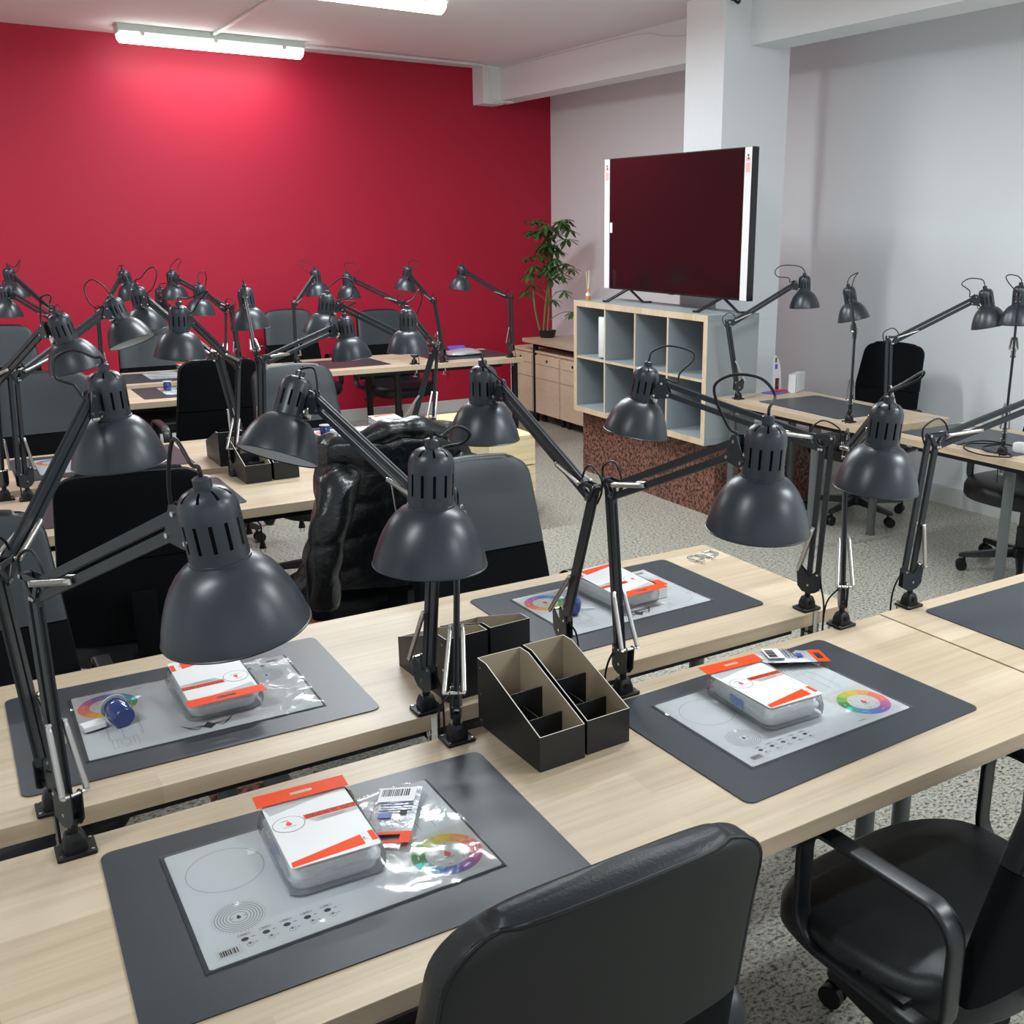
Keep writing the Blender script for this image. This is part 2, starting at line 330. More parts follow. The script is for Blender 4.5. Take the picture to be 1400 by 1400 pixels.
# ---------------------------------------------------------------- desk pads
pad_me=MB().prism(rr(.65,.45,.018,4),0,.0022).mesh('desk_pad','padmat',30)
def pad(x,y,a,label,z=DZ):
    o=link('desk_pad',pad_me); o.location=(x,y,z+.0004); o.rotation_euler=(0,0,a); return tag(o,label,'desk pad','charcoal desk pads on the desks')
PADS=[(.430,1.382,-.032,'charcoal desk pad nearest the camera under the spread wheel sheet'),
 (1.388,1.409,.036,'charcoal desk pad right of the two front organiser boxes'),
 (.352,2.092,-.009,'charcoal desk pad with the blue pot lying on its sheet'),
 (1.430,2.120,.012,'charcoal desk pad beside the loose steel clamps'),
 (2.395,1.415,0,'bare charcoal desk pad at the right edge of the nearest row'),
 (.555,3.90,-.0,'charcoal desk pad in front of the leftmost lamp of the third row'),
 (.54,4.655,0,'dark desk pad with a wheel sheet, left in the fourth row'),
 (1.66,4.69,0,'dark desk pad with sheets just behind the black jacket'),
 (1.31,6.48,0,'wine-tinted desk pad under the small blue pot in the fifth row'),
 (1.31,7.16,0,'wine-tinted desk pad left in the last row before the red wall'),
 (2.43,7.22,.03,'dark desk pad on the left half of the last row right desk'),
 (3.44,7.25,0,'dark desk pad under the crumpled white and purple bag')]
for p in PADS: pad(*p)
pad(4.147,4.07,math.pi/2-.03,'bare charcoal desk pad on the desk beside the grey shelf end')
pad(4.14,3.02,math.pi/2,'charcoal desk pad under the white power strip')
# ---------------------------------------------------------------- printed sheets in clear sleeves
def ring(mb,cx,cy,r0,r1,z,n=40,mi=0,a0=0,a1=2*math.pi,h=.0002):
    vs=[];fs=[]; 
    for k in range(n+1):
        a=a0+(a1-a0)*k/n; c,s_=math.cos(a),math.sin(a); vs+=[(cx+r0*c,cy+r0*s_,z),(cx+r1*c,cy+r1*s_,z)]
    for k in range(n): fs.append((2*k,2*k+1,2*k+3,2*k+2))
    mb.add(vs,fs,mi)
def flat(mb,poly,z,mi=0): mb.add([(*p,z) for p in poly],[tuple(range(len(poly)))],mi)
def rect(mb,x,y,w,h,z,mi=0,a=0):
    c,s_=math.cos(a),math.sin(a); flat(mb,[(x+u*c-v*s_,y+u*s_+v*c) for u,v in((-w/2,-h/2),(w/2,-h/2),(w/2,h/2),(-w/2,h/2))],z,mi)
def drop(mb,x,y,s,z,mi=0): flat(mb,[(x-.0*s,y+s),(x-.5*s,y+.1*s),(x-.55*s,y-.35*s),(x-.25*s,y-.75*s),(x+.25*s,y-.75*s),(x+.55*s,y-.35*s),(x+.5*s,y+.1*s)],z,mi)
def sheet_meshes():
    r={}
    r['paper_sheet']=MB().prism(rr(.438,.302,.004,2),0,.0008).mesh('paper_sheet','paper',0)
    z=.0009
    w=MB(); 
    rect(w,.158,-.075,.122,.128,z,12)
    for k in range(12):
        a=math.radians(75-30*k); ring(w,.158,-.079,.034,.056,z+.0001,5,k,a-math.radians(15),a+math.radians(15))
    flat(w,circ(.0335,30,.158,-.079),z+.00015,12)
    r['colour_wheel']=w.mesh('colour_wheel',HM+[M['paperw'],M['redi'],M['ink']],0)
    k_=MB(); drop(k_,.158,-.079,.010,z+.0003,0)
    for q in range(6): a=math.radians(60*q+15); flat(k_,circ(.0012,8,.158+.027*math.cos(a),-.079+.027*math.sin(a)),z+.0003,1)
    rect(k_,.158,-.089,.016,.0012,z+.0003,1)
    for q in range(6):
        a=math.radians(60*q+45); rect(k_,.158+.045*math.cos(a),-.079+.045*math.sin(a),.010,.0018,z+.0003,2,a+math.pi/2)
    r['wheel_print']=k_.mesh('wheel_print',['redi','ink','paperw'],0)
    c=MB(); ring(c,-.146,.068,.0565,.0572,z,60); 
    for rad in (.012,.017,.021,.025,.029,.033): ring(c,-.158,-.058,rad-.0005,rad+.0004,z,44)
    for q in range(44): a=2*math.pi*q/44; rect(c,-.158+.0365*math.cos(a),-.058+.0365*math.sin(a),.002,.0008,z,0,a)
    drop(c,-.158,-.058,.0055,z,1); rect(c,-.167,-.058,.004,.001,z,1); rect(c,-.149,-.058,.004,.001,z,1)
    r['circle_template']=c.mesh('circle_template',['line','ink'],0)
    i=MB()
    for q in range(5):
        x=-.163+.0292*q; y=-.112
        flat(i,circ(.0052,12,x,y,.0042),z,1); ring(i,x+.004,y-.014,.004,.0047,z,14,0); drop(i,x+.004,y-.0115,.0035,z,0)
        flat(i,rr(.017,.0045,.002,3,x+.001,y+.011),z,0); flat(i,rr(.0155,.0032,.0015,3,x+.001,y+.011),z+.0001,2); rect(i,x+.001,y+.011,.009,.0012,z+.0002,1)
        rect(i,x+.0115,y+.001,.005,.0015,z,0); rect(i,x+.0125,y-.013,.004,.0012,z,0)
    r['icon_row']=i.mesh('icon_row',['line','ink','paper'],0)
    u=MB()
    for x0 in (.115,.150,.175): rect(u,x0,.045,.0007,.085,z)
    for q in range(18): rect(u,.118,.005+.0047*q,.005 if q%5 else .009,.0005,z)
    for s_ in (.045,.030,.016): 
        for dx,dy,ww,hh in((0,s_/2,s_,.0006),(0,-s_/2,s_,.0006),(s_/2,0,.0006,s_),(-s_/2,0,.0006,s_)): rect(u,.150+dx*1.0,.108+dy*.8,ww,hh,z)
    # spider-like emblem near the top edge
    flat(u,[(0,.137),(-.013,.122),(0,.104),(.013,.122)],z,1)
    for s_ in(-1,1):
        for q in range(3):
            p=[(s_*.010,.116),(s_*(.024+.006*q),.131-.008*q),(s_*(.040+.005*q),.116-.009*q)]
            for a,b in zip(p,p[1:]): 
                L=math.hypot(b[0]-a[0],b[1]-a[1]); rect(u,(a[0]+b[0])/2,(a[1]+b[1])/2,L,.0022,z,1,math.atan2(b[1]-a[1],b[0]-a[0]))
    rect(u,0,.103,.03,.0012,z,0)
    for q in range(4): rect(u,.085+.005*q,-.134,.004,.0016,z,1)
    r['ruler_print']=u.mesh('ruler_print',['line','ink'],0)
    b=MB(); flat(b,rr(.034,.020,.002,2,-.188,-.128),z+.0002,1)
    rnd=random.Random(3); x=-.200
    while x<-.176: ww=rnd.choice((.0008,.0014,.002)); rect(b,x,-.128,ww,.012,z+.0004,0); x+=ww+rnd.choice((.001,.0016))
    r['barcode_sticker']=b.mesh('barcode_sticker',['ink','paperw'],0)
    f=MB(); nx,ny=36,24; rnd=random.Random(5); fs=[]; vs=[]
    for j in range(ny+1):
        for i_ in range(nx+1):
            X=-.225+.45*i_/nx; Y=-.156+.312*j/ny; e=min(i_,nx-i_,j,ny-j)
            h=.0022+.0016*math.sin(9*X*math.pi+14*Y)*math.sin(23*Y+5*X)+rnd.uniform(0,.0007)
            if e==0: h=.0012+.001*math.sin(60*X+40*Y)**2
            vs.append((X,Y,h))
    for j in range(ny):
        for i_ in range(nx): a=j*(nx+1)+i_; fs.append((a,a+1,a+nx+2,a+nx+1))
    f.add(vs,fs); 
    r['clear_sleeve']=f.mesh('clear_sleeve','film',60)
    return r
SH=sheet_meshes()
def sheet(x,y,a,label):
    t=thing('template_sheet',label,'printed sheet',(x,y,DZ+.0028),a,'printed template sheets in clear sleeves')
    for k,me in SH.items():
        o=link(k,me,t)
        if k in('icon_row','circle_template','ruler_print','wheel_print'): o['kind']='stuff'
    return t
SHEETS=[(.414,1.400,.000,'printed sheet with colour wheel nearest the camera, in a clear sleeve'),
 (1.375,1.421,.02,'printed sheet with colour wheel right of the front organiser boxes'),
 (.362,2.095,math.pi-.015,'printed sheet under the blue pot, its colour wheel at the left'),
 (1.426,2.139,math.pi+.03,'printed sheet with colour wheel half behind two lamp posts, near the steel clamps'),
 (.52,4.66,math.pi,'printed sheet with colour wheel left in the fourth row'),
 (1.70,4.69,math.pi,'printed sheet just above the shoulder of the black jacket'),
 (1.34,6.50,math.pi,'printed sheet under the small blue pot in the fifth row'),
 (1.38,7.21,0,'printed sheet left in the last row before the red wall')]
for s_ in SHEETS: sheet(*s_)
# ---------------------------------------------------------------- wet palette packs
def text_mesh(body,size,m,bold=False):
    c=bpy.data.curves.new('t','FONT'); c.body=body; c.size=size; c.align_x='CENTER'; c.align_y='CENTER'; c.extrude=.00005
    if bold: c.offset=size*.02
    o=bpy.data.objects.new('t',c); COL.objects.link(o); bpy.context.view_layer.update()
    me=bpy.data.meshes.new_from_object(o.evaluated_get(bpy.context.evaluated_depsgraph_get())); bpy.data.objects.remove(o); me.materials.clear(); me.materials.append(M[m]); return me
TXT=text_mesh('EVERLASTING WET PALETTE',.0092,'ink',True); TS=[s_/(max(v.co[i] for v in TXT.vertices)-min(v.co[i] for v in TXT.vertices)) for i,s_ in((0,.078),(1,.0105))]
CW,CL=.136,.205
def U(u,v): return ((u-.5)*CW,(.5-v)*CL)
def pal_meshes():
    r={}
    t=MB(); H=[(.0,.0),( .0,.003),(.004,.022),(.0045,.024),(.001,.0255),(-.004,.041),(-.008,.043)]
    rings=[[(*p,z) for p in rr(.134+2*e,.192+2*e,.022,5)] for e,z in ((-.006,0),(-.002,.003),(.001,.018),(.0045,.0195),(.0045,.023),(.001,.024),(-.001,.036),(-.004,.039),(-.010,.040))]
    t.loft(rings); r['tray']=t.mesh('tray','tray',50)
    c=MB(); c.prism(rr(CW,CL,.006,3),0,.0012); r['card']=c.mesh('card','paperw',0)
    z=.0014
    for nm,m_,q in (('orange_band','orange',[(.39,.29),(1,.29),(1,.365),(.39,.365)]),('orange_wedge','orange',[(.03,.92),(.84,.80),(.84,.95),(.02,.99)]),('orange_corner','orange',[(.93,.78),(.995,.78),(.995,.93),(.93,.93)]),('grey_band','greyc',[(.42,.37),(1,.37),(1,.42),(.5,.44)]),('grey_wedge','greyc',[(.02,.05),(.9,.02),(.05,.17)])):
        o=MB(); flat(o,[U(*p) for p in q][::-1],z,0); r['P_'+nm]=o.mesh(nm,m_,0)
    l=MB(); x,y=U(.2,.37); ring(l,x,y,.0240,.0251,z+.0002,30,1); flat(l,circ(.0245,30,x,y),z+.0001,0); drop(l,x,y+.001,.0085,z+.0003,2); rect(l,x,y-.009,.02,.0012,z+.0003,1); rect(l,x-.004,y+.012,.012,.0012,z+.0003,3)
    x,y=U(.86,.86); drop(l,x,y,.003,z+.0003,2); rect(l,x,y-.005,.01,.0008,z+.0003,1)
    for k in range(2): rect(l,.026,CL*(.5-.392-.022*k),.045-.01*k,.0012,z+.0003,1)
    r['emblem']=l.mesh('emblem',['paperw','line','redi','ink'],0)
    h=MB(); vs=[];fs=[]; pol=[(-.5,0),(.5,0),(.5,1),(-.5,1)]
    # header flap with euro hole: built from strips around the hole
    W,Hh=.150,.036; hx=.018; y0,y1=.014,.023
    for a,b,c_,d in((-W/2,0,-hx,Hh),(hx,0,W/2,Hh),(-hx,0,hx,y0),(-hx,y1,hx,Hh)): h.box(((a+c_)/2,(b+d)/2,0),(c_-a,d-b,.0006))
    r['header']=h.mesh('header','orange',0)
    g=MB(); rnd=random.Random(11); rings=[]; N=44
    for e,z in ((.006,.002),(.008,.012),(.008,.024),(.005,.034),(.004,.040),(.002,.0425)):
        rg=[]
        for k,p in enumerate(rr(.138+2*e,.20+2*e,.02,10)): rg.append((p[0]*(1+rnd.uniform(-.02,.02)),p[1]*(1+rnd.uniform(-.012,.012)),z+rnd.uniform(-.0012,.0012)))
        rings.append(rg)
    g.loft(rings,0,False); r['bag']=g.mesh('bag','bag',70)
    s=MB(); s.box((-.0725,.0,.020),(.0012,.042,.022)); r['sticker']=s.mesh('sticker','bluel',0)
    return r
PM=pal_meshes()
def palette(x,y,a,label,z=DZ+.0065,far=False):
    t=thing('wet_palette_pack',label,'palette box',(x,y,z),a,'packaged wet palettes on the desks')
    tilt=Matrix.Rotation(math.radians(-2.5),4,'X')
    link('tray',PM['tray'],t); cm=TR(0,0,.0425)@tilt; link('card',PM['card'],t,None,cm); [link(k[2:],PM[k],t,None,cm) for k in PM if k[:2]=='P_']
    if not far:
        link('emblem',PM['emblem'],t,None,cm)['kind']='stuff'; x0,y0=U(.70,.328); link('lettering',TXT,t,None,cm@TR(x0,y0,.0016)@Matrix.Diagonal((TS[0],TS[1],1,1)))
        link('sticker',PM['sticker'],t)
    link('header',PM['header'],t,None,TR(0,CL/2-.006,.043)@Matrix.Rotation(math.radians(2),4,'X')); link('bag',PM['bag'],t); return t
palette(.408,1.437,-.055,'packaged wet palette nearest the camera, orange header at its back')
palette(1.350,1.450,-.05,'packaged wet palette right of the front organiser boxes')
palette(.400,2.105,math.pi+.01,'packaged wet palette beside the blue pot lying on a sheet')
palette(1.452,2.165,math.pi+.06,'packaged wet palette behind the two lamp posts near the steel clamps')
palette(1.83,4.72,math.pi,'packaged wet palette just behind the jacket collar',far=True)
palette(1.47,6.56,math.pi,'packaged wet palette beside the small blue pot in the fifth row',far=True)
palette(1.46,7.30,0,'packaged wet palette left in the last row before the red wall',far=True)
# blister packs
def packet(x,y,z,a,tx,ty,label):
    t=thing('accessory_packet',label,'packet',(x,y,z),a); t.rotation_euler=(tx,ty,a)
    b=MB(); rnd=random.Random(int(x*100)); vs=[];fs=[]; nx,ny=10,14
    for s_ in (1,-1):
        o=len(vs)
        for j in range(ny+1):
            for i in range(nx+1):
                u,v=i/nx,j/ny; e=math.sin(math.pi*u)**.5*math.sin(math.pi*v)**.5 if 0<u<1 and 0<v<1 else 0
                vs.append(((u-.5)*.075,(v-.5)*.13,s_*(.007*e+rnd.uniform(-.0015,.0015)*(e>0))))
        for j in range(ny):
            for i in range(nx): q=o+j*(nx+1)+i; f=(q,q+1,q+nx+2,q+nx+1); fs.append(f if s_>0 else f[::-1])
    b.add(vs,fs); b.obj('pouch','silver',t,60)
    h=MB()
    for q in((-.029,.0,.018,.030),(.029,.0,.018,.030),(0,-.0115,.04,.007),(0,.0115,.04,.007)): h.box((q[0],-.079+q[1],.001),(q[2],q[3],.0008))
    h.obj('header','orange',t,0)
    p=MB(); rnd=random.Random(8); xx=-.026
    p.box((0,.03,.0082),(.062,.040,.0006),1)
    while xx<.02: ww=rnd.choice((.0009,.0016,.0024)); p.box((xx,.036,.0087),(ww,.020,.0005),0); xx+=ww+rnd.choice((.0012,.002))
    p.box((-.012,-.028,.0078),(.022,.014,.0006),2); 
    for k in range(5): p.box((.004,.014-.0075*k,.0082),(.055,.0012 if k%2 else .002,.0005),2 if k%2 else 0)
    p.box((.018,-.02,.0078),(.012,.012,.0005),0)
    p.obj('label_print',['ink','paperw','blue'],t,0)
packet(.545,1.468,DZ+.016,-.55+.0,.05,-.05,'small silver packet with barcode and orange header nearest the camera')
packet(1.535,1.585,DZ+.018,1.15,.04,.06,'crumpled silver packet with orange header at the pad back edge')
# sticker tag of second accessory on the fourth pad
tag(MB().prism(rr(.12,.045,.004,2),0,.035,0,RZ(.05)@TR(0,0,0)).obj('accessory_box','paperw',None,0,(1.505,2.095,DZ+.005)),'small white box with orange lid strip beside the far clamped lamp posts','box')
bx=bpy.data.objects['accessory_box']; MB().prism(rr(.118,.043,.003,2),.0352,.0362,0,RZ(.05)).box((0,0,.0366),(.02,.01,.0008),1).obj('lid_strip',['orange','paperw'],bx,0)
# blue pots
def pot(x,y,z,T,label,lid=True,name='paint_pot'):
    t=thing(name,label,'paint pot',(x,y,z)); t.matrix_world=TR(x,y,z)@T
    MB().lathe([(.0,0),(.020,0),(.0215,.002),(.0225,.012),(.024,.024),(.0225,.036),(.019,.044),(.019,.050),(0,.050)],24,0).obj('body','bluep',t,35)
    if lid: MB().lathe([(0,.0502),(.025,.0502),(.026,.052),(.025,.0538),(0,.0538)],24).obj('cap','greyc',t,30)
pot(.215,2.070,DZ+.0275,Matrix.Rotation(math.radians(14),4,'Z')@Matrix.Rotation(math.radians(-78),4,'X')@TR(0,0,-.02),'dark blue pot lying on its side on the sheet by the left lamps')
pot(1.285,2.110,DZ+.0265,Matrix.Rotation(math.radians(-30),4,'Z')@Matrix.Rotation(math.radians(-84),4,'X')@TR(0,0,-.02),'dark blue pot lying beside the rear lamp post near the steel clamps',False)
pot(1.50,4.68,DZ+.006,Matrix.Identity(4),'blue pot standing above the sleeve of the black jacket')
pot(1.16,6.52,DZ+.006,Matrix.Identity(4),'small blue pot standing in the fifth row')
tag(MB().prism(rr(.042,.028,.003,2),0,.010,0,RZ(.2),.001).prism(rr(.036,.022,.002,2),-.002,0,1,RZ(.2)).obj('sponge_block',['paperw','dark'],None,0,(.166,2.075,DZ+.0085)),'small white block beside the blue pot lying on its side','sponge')
tag(MB().cyl((0,0,0),(.035,-.012,0),.0022,8).obj('metal_pin','zinc',None,40,(1.315,2.115,DZ+.008)),'thin steel pin beside the blue pot near the steel clamps','pin')
# ---------------------------------------------------------------- organiser boxes
def organiser(x,y,a,label,far=False):
    t=thing('organiser_box',label,'organiser box',(x,y,DZ),a,'black desk organiser boxes')
    w,d,h0,h1,th=.098,.235,.070,.142,.0022   # front (-y) low, back high
    def side_poly(): return [(-d/2,0),(d/2,0),(d/2,h1),(d/2-.035,h1),(-d/2,h0)]
    # shell: outer black, inner kraft
    for sx in(-1,1):
        b=MB(); T=Matrix(((0,0,1,0),(1,0,0,0),(0,1,0,0),(0,0,0,1)))
        x0=sx*(w/2); x1=x0-sx*th
        b.prism(side_poly(),min(x0,x1),max(x0,x1),0,T); me=b.mesh('side_panel',['card_k','kraft','kraft_w'],0)
        for p in me.polygons:
            if p.normal.x*sx<-.5: p.material_index=1
            elif p.normal.z>.2: p.material_index=2
        link('side_panel',me,t)
    for nm,yy,hh,s_ in(('front_panel',-d/2,h0,-1),('back_panel',d/2,h1,1)):
        b=MB(); b.box((0,yy-s_*th/2,hh/2),(w-2*th,th,hh)); me=b.mesh(nm,['card_k','kraft','kraft_w'],0)
        for p in me.polygons:
            if p.normal.y*s_<-.5: p.material_index=1
            elif p.normal.z>.5: p.material_index=2
        link(nm,me,t)
    MB().box((0,0,th/2),(w-2*th,d-2*th,th)).obj('bottom_panel','kraft',t,0)
    for yy,hh in((.030,.088),(-.042,.064)):
        MB().box((0,yy,hh/2+.002),(w-2*th-.001,.002,hh)).obj('divider',['card_k'],t,0)
    MB().box((0,-.006,.032),(.0018,.070,.06)).obj('divider','card_k',t,0)
    r=MB()
    for sx in(-1,1):
        for zz_ in(.014,.070,.126): r.cyl((sx*(w/2-.0),d/2-.014,zz_),(sx*(w/2+.0018),d/2-.014,zz_),.0028,8)
    r.obj('rivet','chrome',t)
organiser(.868,1.583,.03,'left of the two black organiser boxes on the nearest desk')
organiser(.975,1.592,.03,'right of the two black organiser boxes on the nearest desk')
organiser(.845,1.935,math.pi+.05,'left black organiser box behind the front lamp posts, seen from its back')
organiser(.952,1.945,math.pi+.05,'right black organiser box of the pair behind the front lamp posts')
organiser(.995,4.070,.02,'left black organiser box under the tilted lamp shade, in the third row')
organiser(1.105,4.080,.02,'right black organiser box under the tilted lamp shade, in the third row')
organiser(.985,4.42,math.pi,'black organiser box set back behind the third row pair, fourth row')
# ---------------------------------------------------------------- clamps on desk B
def cclamp(x,y,a,label):
    t=thing('steel_clamp',label,'clamp',(x,y,DZ+.003),a,'loose steel clamps')
    MB().tube([(0,0,.0),(.048,0,.0),(.055,.004,0),(.055,.035,0),(.048,.040,0),(.02,.040,0)],(.003,.003),8,0,False,(0,0,1)).obj('frame','zinc',t)
    MB().cyl((.008,-.022,.003),(.008,.03,.003),.0028,10).cyl((.0,-.022,.003),(.016,-.022,.003),.002,8).obj('screw','zinc',t)
cclamp(1.815,2.275,.35,'left one of the loose steel clamps on the desk end')
cclamp(1.870,2.290,.15,'right one of the loose steel clamps on the desk end')
LAMPS={
 'A1':([0.0832, 1.6512, 5.0636, -0.0009, 0.4142, 5.1546, 0.1316, 6.4826],[[0.237, 1.238, 1.431], [0.227, 1.27, 1.457], [0.219, 1.279, 1.421], [0.217, 1.281, 1.376]]),
 'B1':([0.0697, 1.808, 1.0633, -0.1341, 0.4796, 0.9343, 0.0631, 0.5053],[[0.261, 2.165, 1.456], [0.229, 2.181, 1.47], [0.197, 2.187, 1.455], [0.192, 2.17, 1.423], [0.204, 2.15, 1.415], [0.218, 2.129, 1.41], [0.228, 2.105, 1.388]]),
 'A2':([0.7492, 1.66, -2.0854, -0.4876, 0.4504, -2.0741, -0.0506, -0.3404],[[0.629, 1.412, 1.394], [0.659, 1.417, 1.405], [0.68, 1.418, 1.392], [0.675, 1.435, 1.374], [0.657, 1.464, 1.364]]),
 'B2':([0.7519, 1.8107, 1.7699, -0.1301, 0.3689, 2.1227, 0.4616, 9.9241],[[0.672, 2.229, 1.399], [0.69, 2.205, 1.402], [0.69, 2.185, 1.378], [0.684, 2.168, 1.352]]),
 'A3':([1.1364, 1.6584, 4.6534, -0.1299, 0.3884, 4.7493, 0.0688, 1.6075],[[1.144, 1.24, 1.438], [1.137, 1.268, 1.462], [1.11, 1.302, 1.466], [1.089, 1.326, 1.449], [1.094, 1.327, 1.418], [1.113, 1.315, 1.374]]),
 'B3':([1.1271, 1.8936, 1.5509, -0.3531, 0.3869, 1.7928, 0.0118, 1.8624],[[1.111, 2.24, 1.402], [1.112, 2.221, 1.377], [1.128, 2.192, 1.353], [1.137, 2.171, 1.339]]),
 'B4':([1.826, 1.8176, 2.1357, -0.0382, 0.2552, 2.023, 0.175, 2.5357],[[1.604, 2.217, 1.384], [1.639, 2.193, 1.398], [1.684, 2.155, 1.385], [1.683, 2.144, 1.364], [1.646, 2.152, 1.331], [1.634, 2.147, 1.307]]),
 'A4':([1.8174, 1.6859, -2.2673, -0.3949, 0.3615, -2.0944, -0.0687, -0.8102],[[1.658, 1.417, 1.396], [1.709, 1.411, 1.417], [1.712, 1.423, 1.399], [1.664, 1.464, 1.365], [1.652, 1.481, 1.332]]),
 'A5':([2.0708, 1.6884, -0.2028, 0.1095, 0.2658, -0.2028, 0.0, -0.8838],[]),
 'C1':([0.1584, 4.1699, 5.0651, 0.1954, 0.4826, 5.5066, 0.2335, 12.4874],[[0.342, 3.72, 1.451], [0.35, 3.73, 1.475], [0.34, 3.745, 1.481], [0.326, 3.759, 1.474], [0.321, 3.764, 1.46], [0.314, 3.754, 1.397]]),
 'C2':([0.2275, 4.1259, 0.5596, 0.0625, 0.4709, 0.5475, -0.3997, 2.3203],[[0.594, 4.419, 1.472], [0.561, 4.434, 1.493], [0.532, 4.431, 1.467], [0.535, 4.399, 1.42], [0.554, 4.362, 1.391]]),
 'D1':([0.8496, 6.7209, 1.0764, 0.1165, 0.4529, 0.8679, 0.2131, -0.1512],[[1.098, 7.141, 1.447], [1.064, 7.143, 1.443], [1.047, 7.12, 1.396]]),
 'E1':([0.5989, 6.72, 1.939, -0.1562, 0.2633, 2.1504, 0.0293, 3.0353],[[0.45, 7.105, 1.37], [0.477, 7.079, 1.362], [0.484, 7.061, 1.337]]),
 'E2':([0.7267, 6.9312, 2.05, 0.2592, 0.5096, 1.8731, -0.0871, 9.3811],[[0.518, 7.388, 1.438], [0.553, 7.369, 1.482], [0.528, 7.354, 1.418]]),
 'C3':([1.0348, 4.3636, 2.0743, 0.2516, 0.5335, 1.8776, 0.1241, 6.1503],[[0.8, 4.834, 1.477], [0.831, 4.82, 1.513], [0.856, 4.798, 1.52], [0.855, 4.78, 1.484], [0.831, 4.772, 1.434]]),
 'C4':([0.9556, 4.1243, 4.0883, -0.2861, 0.5063, 3.9913, 0.0632, -3.4324],[[0.781, 3.849, 1.45], [0.816, 3.849, 1.461], [0.85, 3.851, 1.475], [0.824, 3.875, 1.437], [0.805, 3.895, 1.401]]),
 'F1':([1.6819, 6.9307, 2.1735, 0.0897, 0.3986, 1.9488, 0.0523, 6.1105],[[1.418, 7.357, 1.44], [1.455, 7.339, 1.478], [1.472, 7.318, 1.469], [1.444, 7.314, 1.423], [1.448, 7.29, 1.377]]),
 'F2':([1.5951, 6.9302, 4.2149, -0.3577, 0.3276, 4.0739, 0.0482, 2.9116],[[1.423, 6.66, 1.403], [1.46, 6.666, 1.424], [1.475, 6.67, 1.393], [1.468, 6.681, 1.341]]),
 'E3':([1.3972, 6.72, 1.6533, 0.903, 0.4576, 1.5363, 0.0554, 2.9455],[[1.359, 7.447, 1.316], [1.385, 7.413, 1.317], [1.361, 7.392, 1.262]]),
 'C5':([1.1307, 4.36, 1.3797, -0.0123, 0.4655, 1.2757, 0.0705, -0.2476],[[1.219, 4.8, 1.464], [1.216, 4.773, 1.433], [1.212, 4.745, 1.4]]),
 'C6':([1.0726, 4.1249, 0.5747, 0.096, 0.1967, 0.1394, 0.1158, -0.3002],[[1.547, 4.374, 1.365], [1.568, 4.357, 1.38], [1.526, 4.377, 1.381], [1.479, 4.388, 1.344], [1.456, 4.383, 1.306]]),
 'F3':([2.0649, 6.9325, 0.9265, 0.0615, 0.3891, 0.9661, 0.0757, -0.3047],[[2.306, 7.365, 1.448], [2.274, 7.375, 1.463], [2.271, 7.344, 1.414], [2.303, 7.292, 1.371]]),
 'F4':([2.9033, 6.9301, 2.0767, 0.273, 0.3359, 2.05, -0.0274, -3.4594],[[2.611, 7.456, 1.411], [2.635, 7.444, 1.437], [2.685, 7.401, 1.422], [2.69, 7.378, 1.381], [2.678, 7.366, 1.336]]),
 'F5':([3.126, 6.93, 1.6165, 0.3174, 0.4485, 1.4439, 0.1722, 2.7478],[[3.141, 7.487, 1.44], [3.178, 7.449, 1.446], [3.178, 7.425, 1.42], [3.131, 7.429, 1.383]]),
 'D3':([1.9043, 4.3595, 4.0729, -0.4019, 0.3759, 3.9245, 0.0273, -3.5501],[[1.731, 4.113, 1.405], [1.764, 4.126, 1.44], [1.777, 4.128, 1.403], [1.758, 4.144, 1.342]]),
 'D2':([1.79, 4.3607, 2.5547, -0.3169, 0.4594, 2.5575, 0.1709, 2.8067],[[1.538, 4.549, 1.449], [1.578, 4.534, 1.474], [1.614, 4.508, 1.459], [1.6, 4.499, 1.396]]),
 'F6':([3.6896, 6.9405, 1.9752, 0.0184, 0.4088, 1.8937, 0.1357, 2.6951],[[3.483, 7.383, 1.39], [3.469, 7.37, 1.358], [3.505, 7.331, 1.348]]),
 'G1':([3.8959, 4.5323, -0.3071, -0.1959, 0.5141, -0.3717, 0.0546, -7.0421],[[4.233, 4.445, 1.49], [4.157, 4.496, 1.493], [4.117, 4.512, 1.465], [4.123, 4.497, 1.432], [4.173, 4.46, 1.425], [4.177, 4.45, 1.401]]),
 'G2':([3.9067, 3.67, 0.8329, 0.1016, 0.3877, 0.792, 0.2287, -7.094],[[4.248, 4.053, 1.449], [4.274, 4.026, 1.469], [4.243, 4.02, 1.442], [4.21, 4.005, 1.386]]),
 'G3':([3.8999, 3.4014, -0.4798, -0.0534, 0.4649, -0.5087, 0.2199, -0.932],[[4.273, 3.229, 1.469], [4.224, 3.263, 1.472], [4.191, 3.276, 1.448], [4.204, 3.263, 1.431], [4.219, 3.248, 1.414], [4.216, 3.242, 1.387]]),
 'G4':([3.9169, 2.7585, 0.6275, 0.1078, 0.5289, 0.5211, 0.0311, 24.191],[[4.293, 3.052, 1.493], [4.249, 3.068, 1.496], [4.23, 3.059, 1.477], [4.241, 3.023, 1.436]]),
}
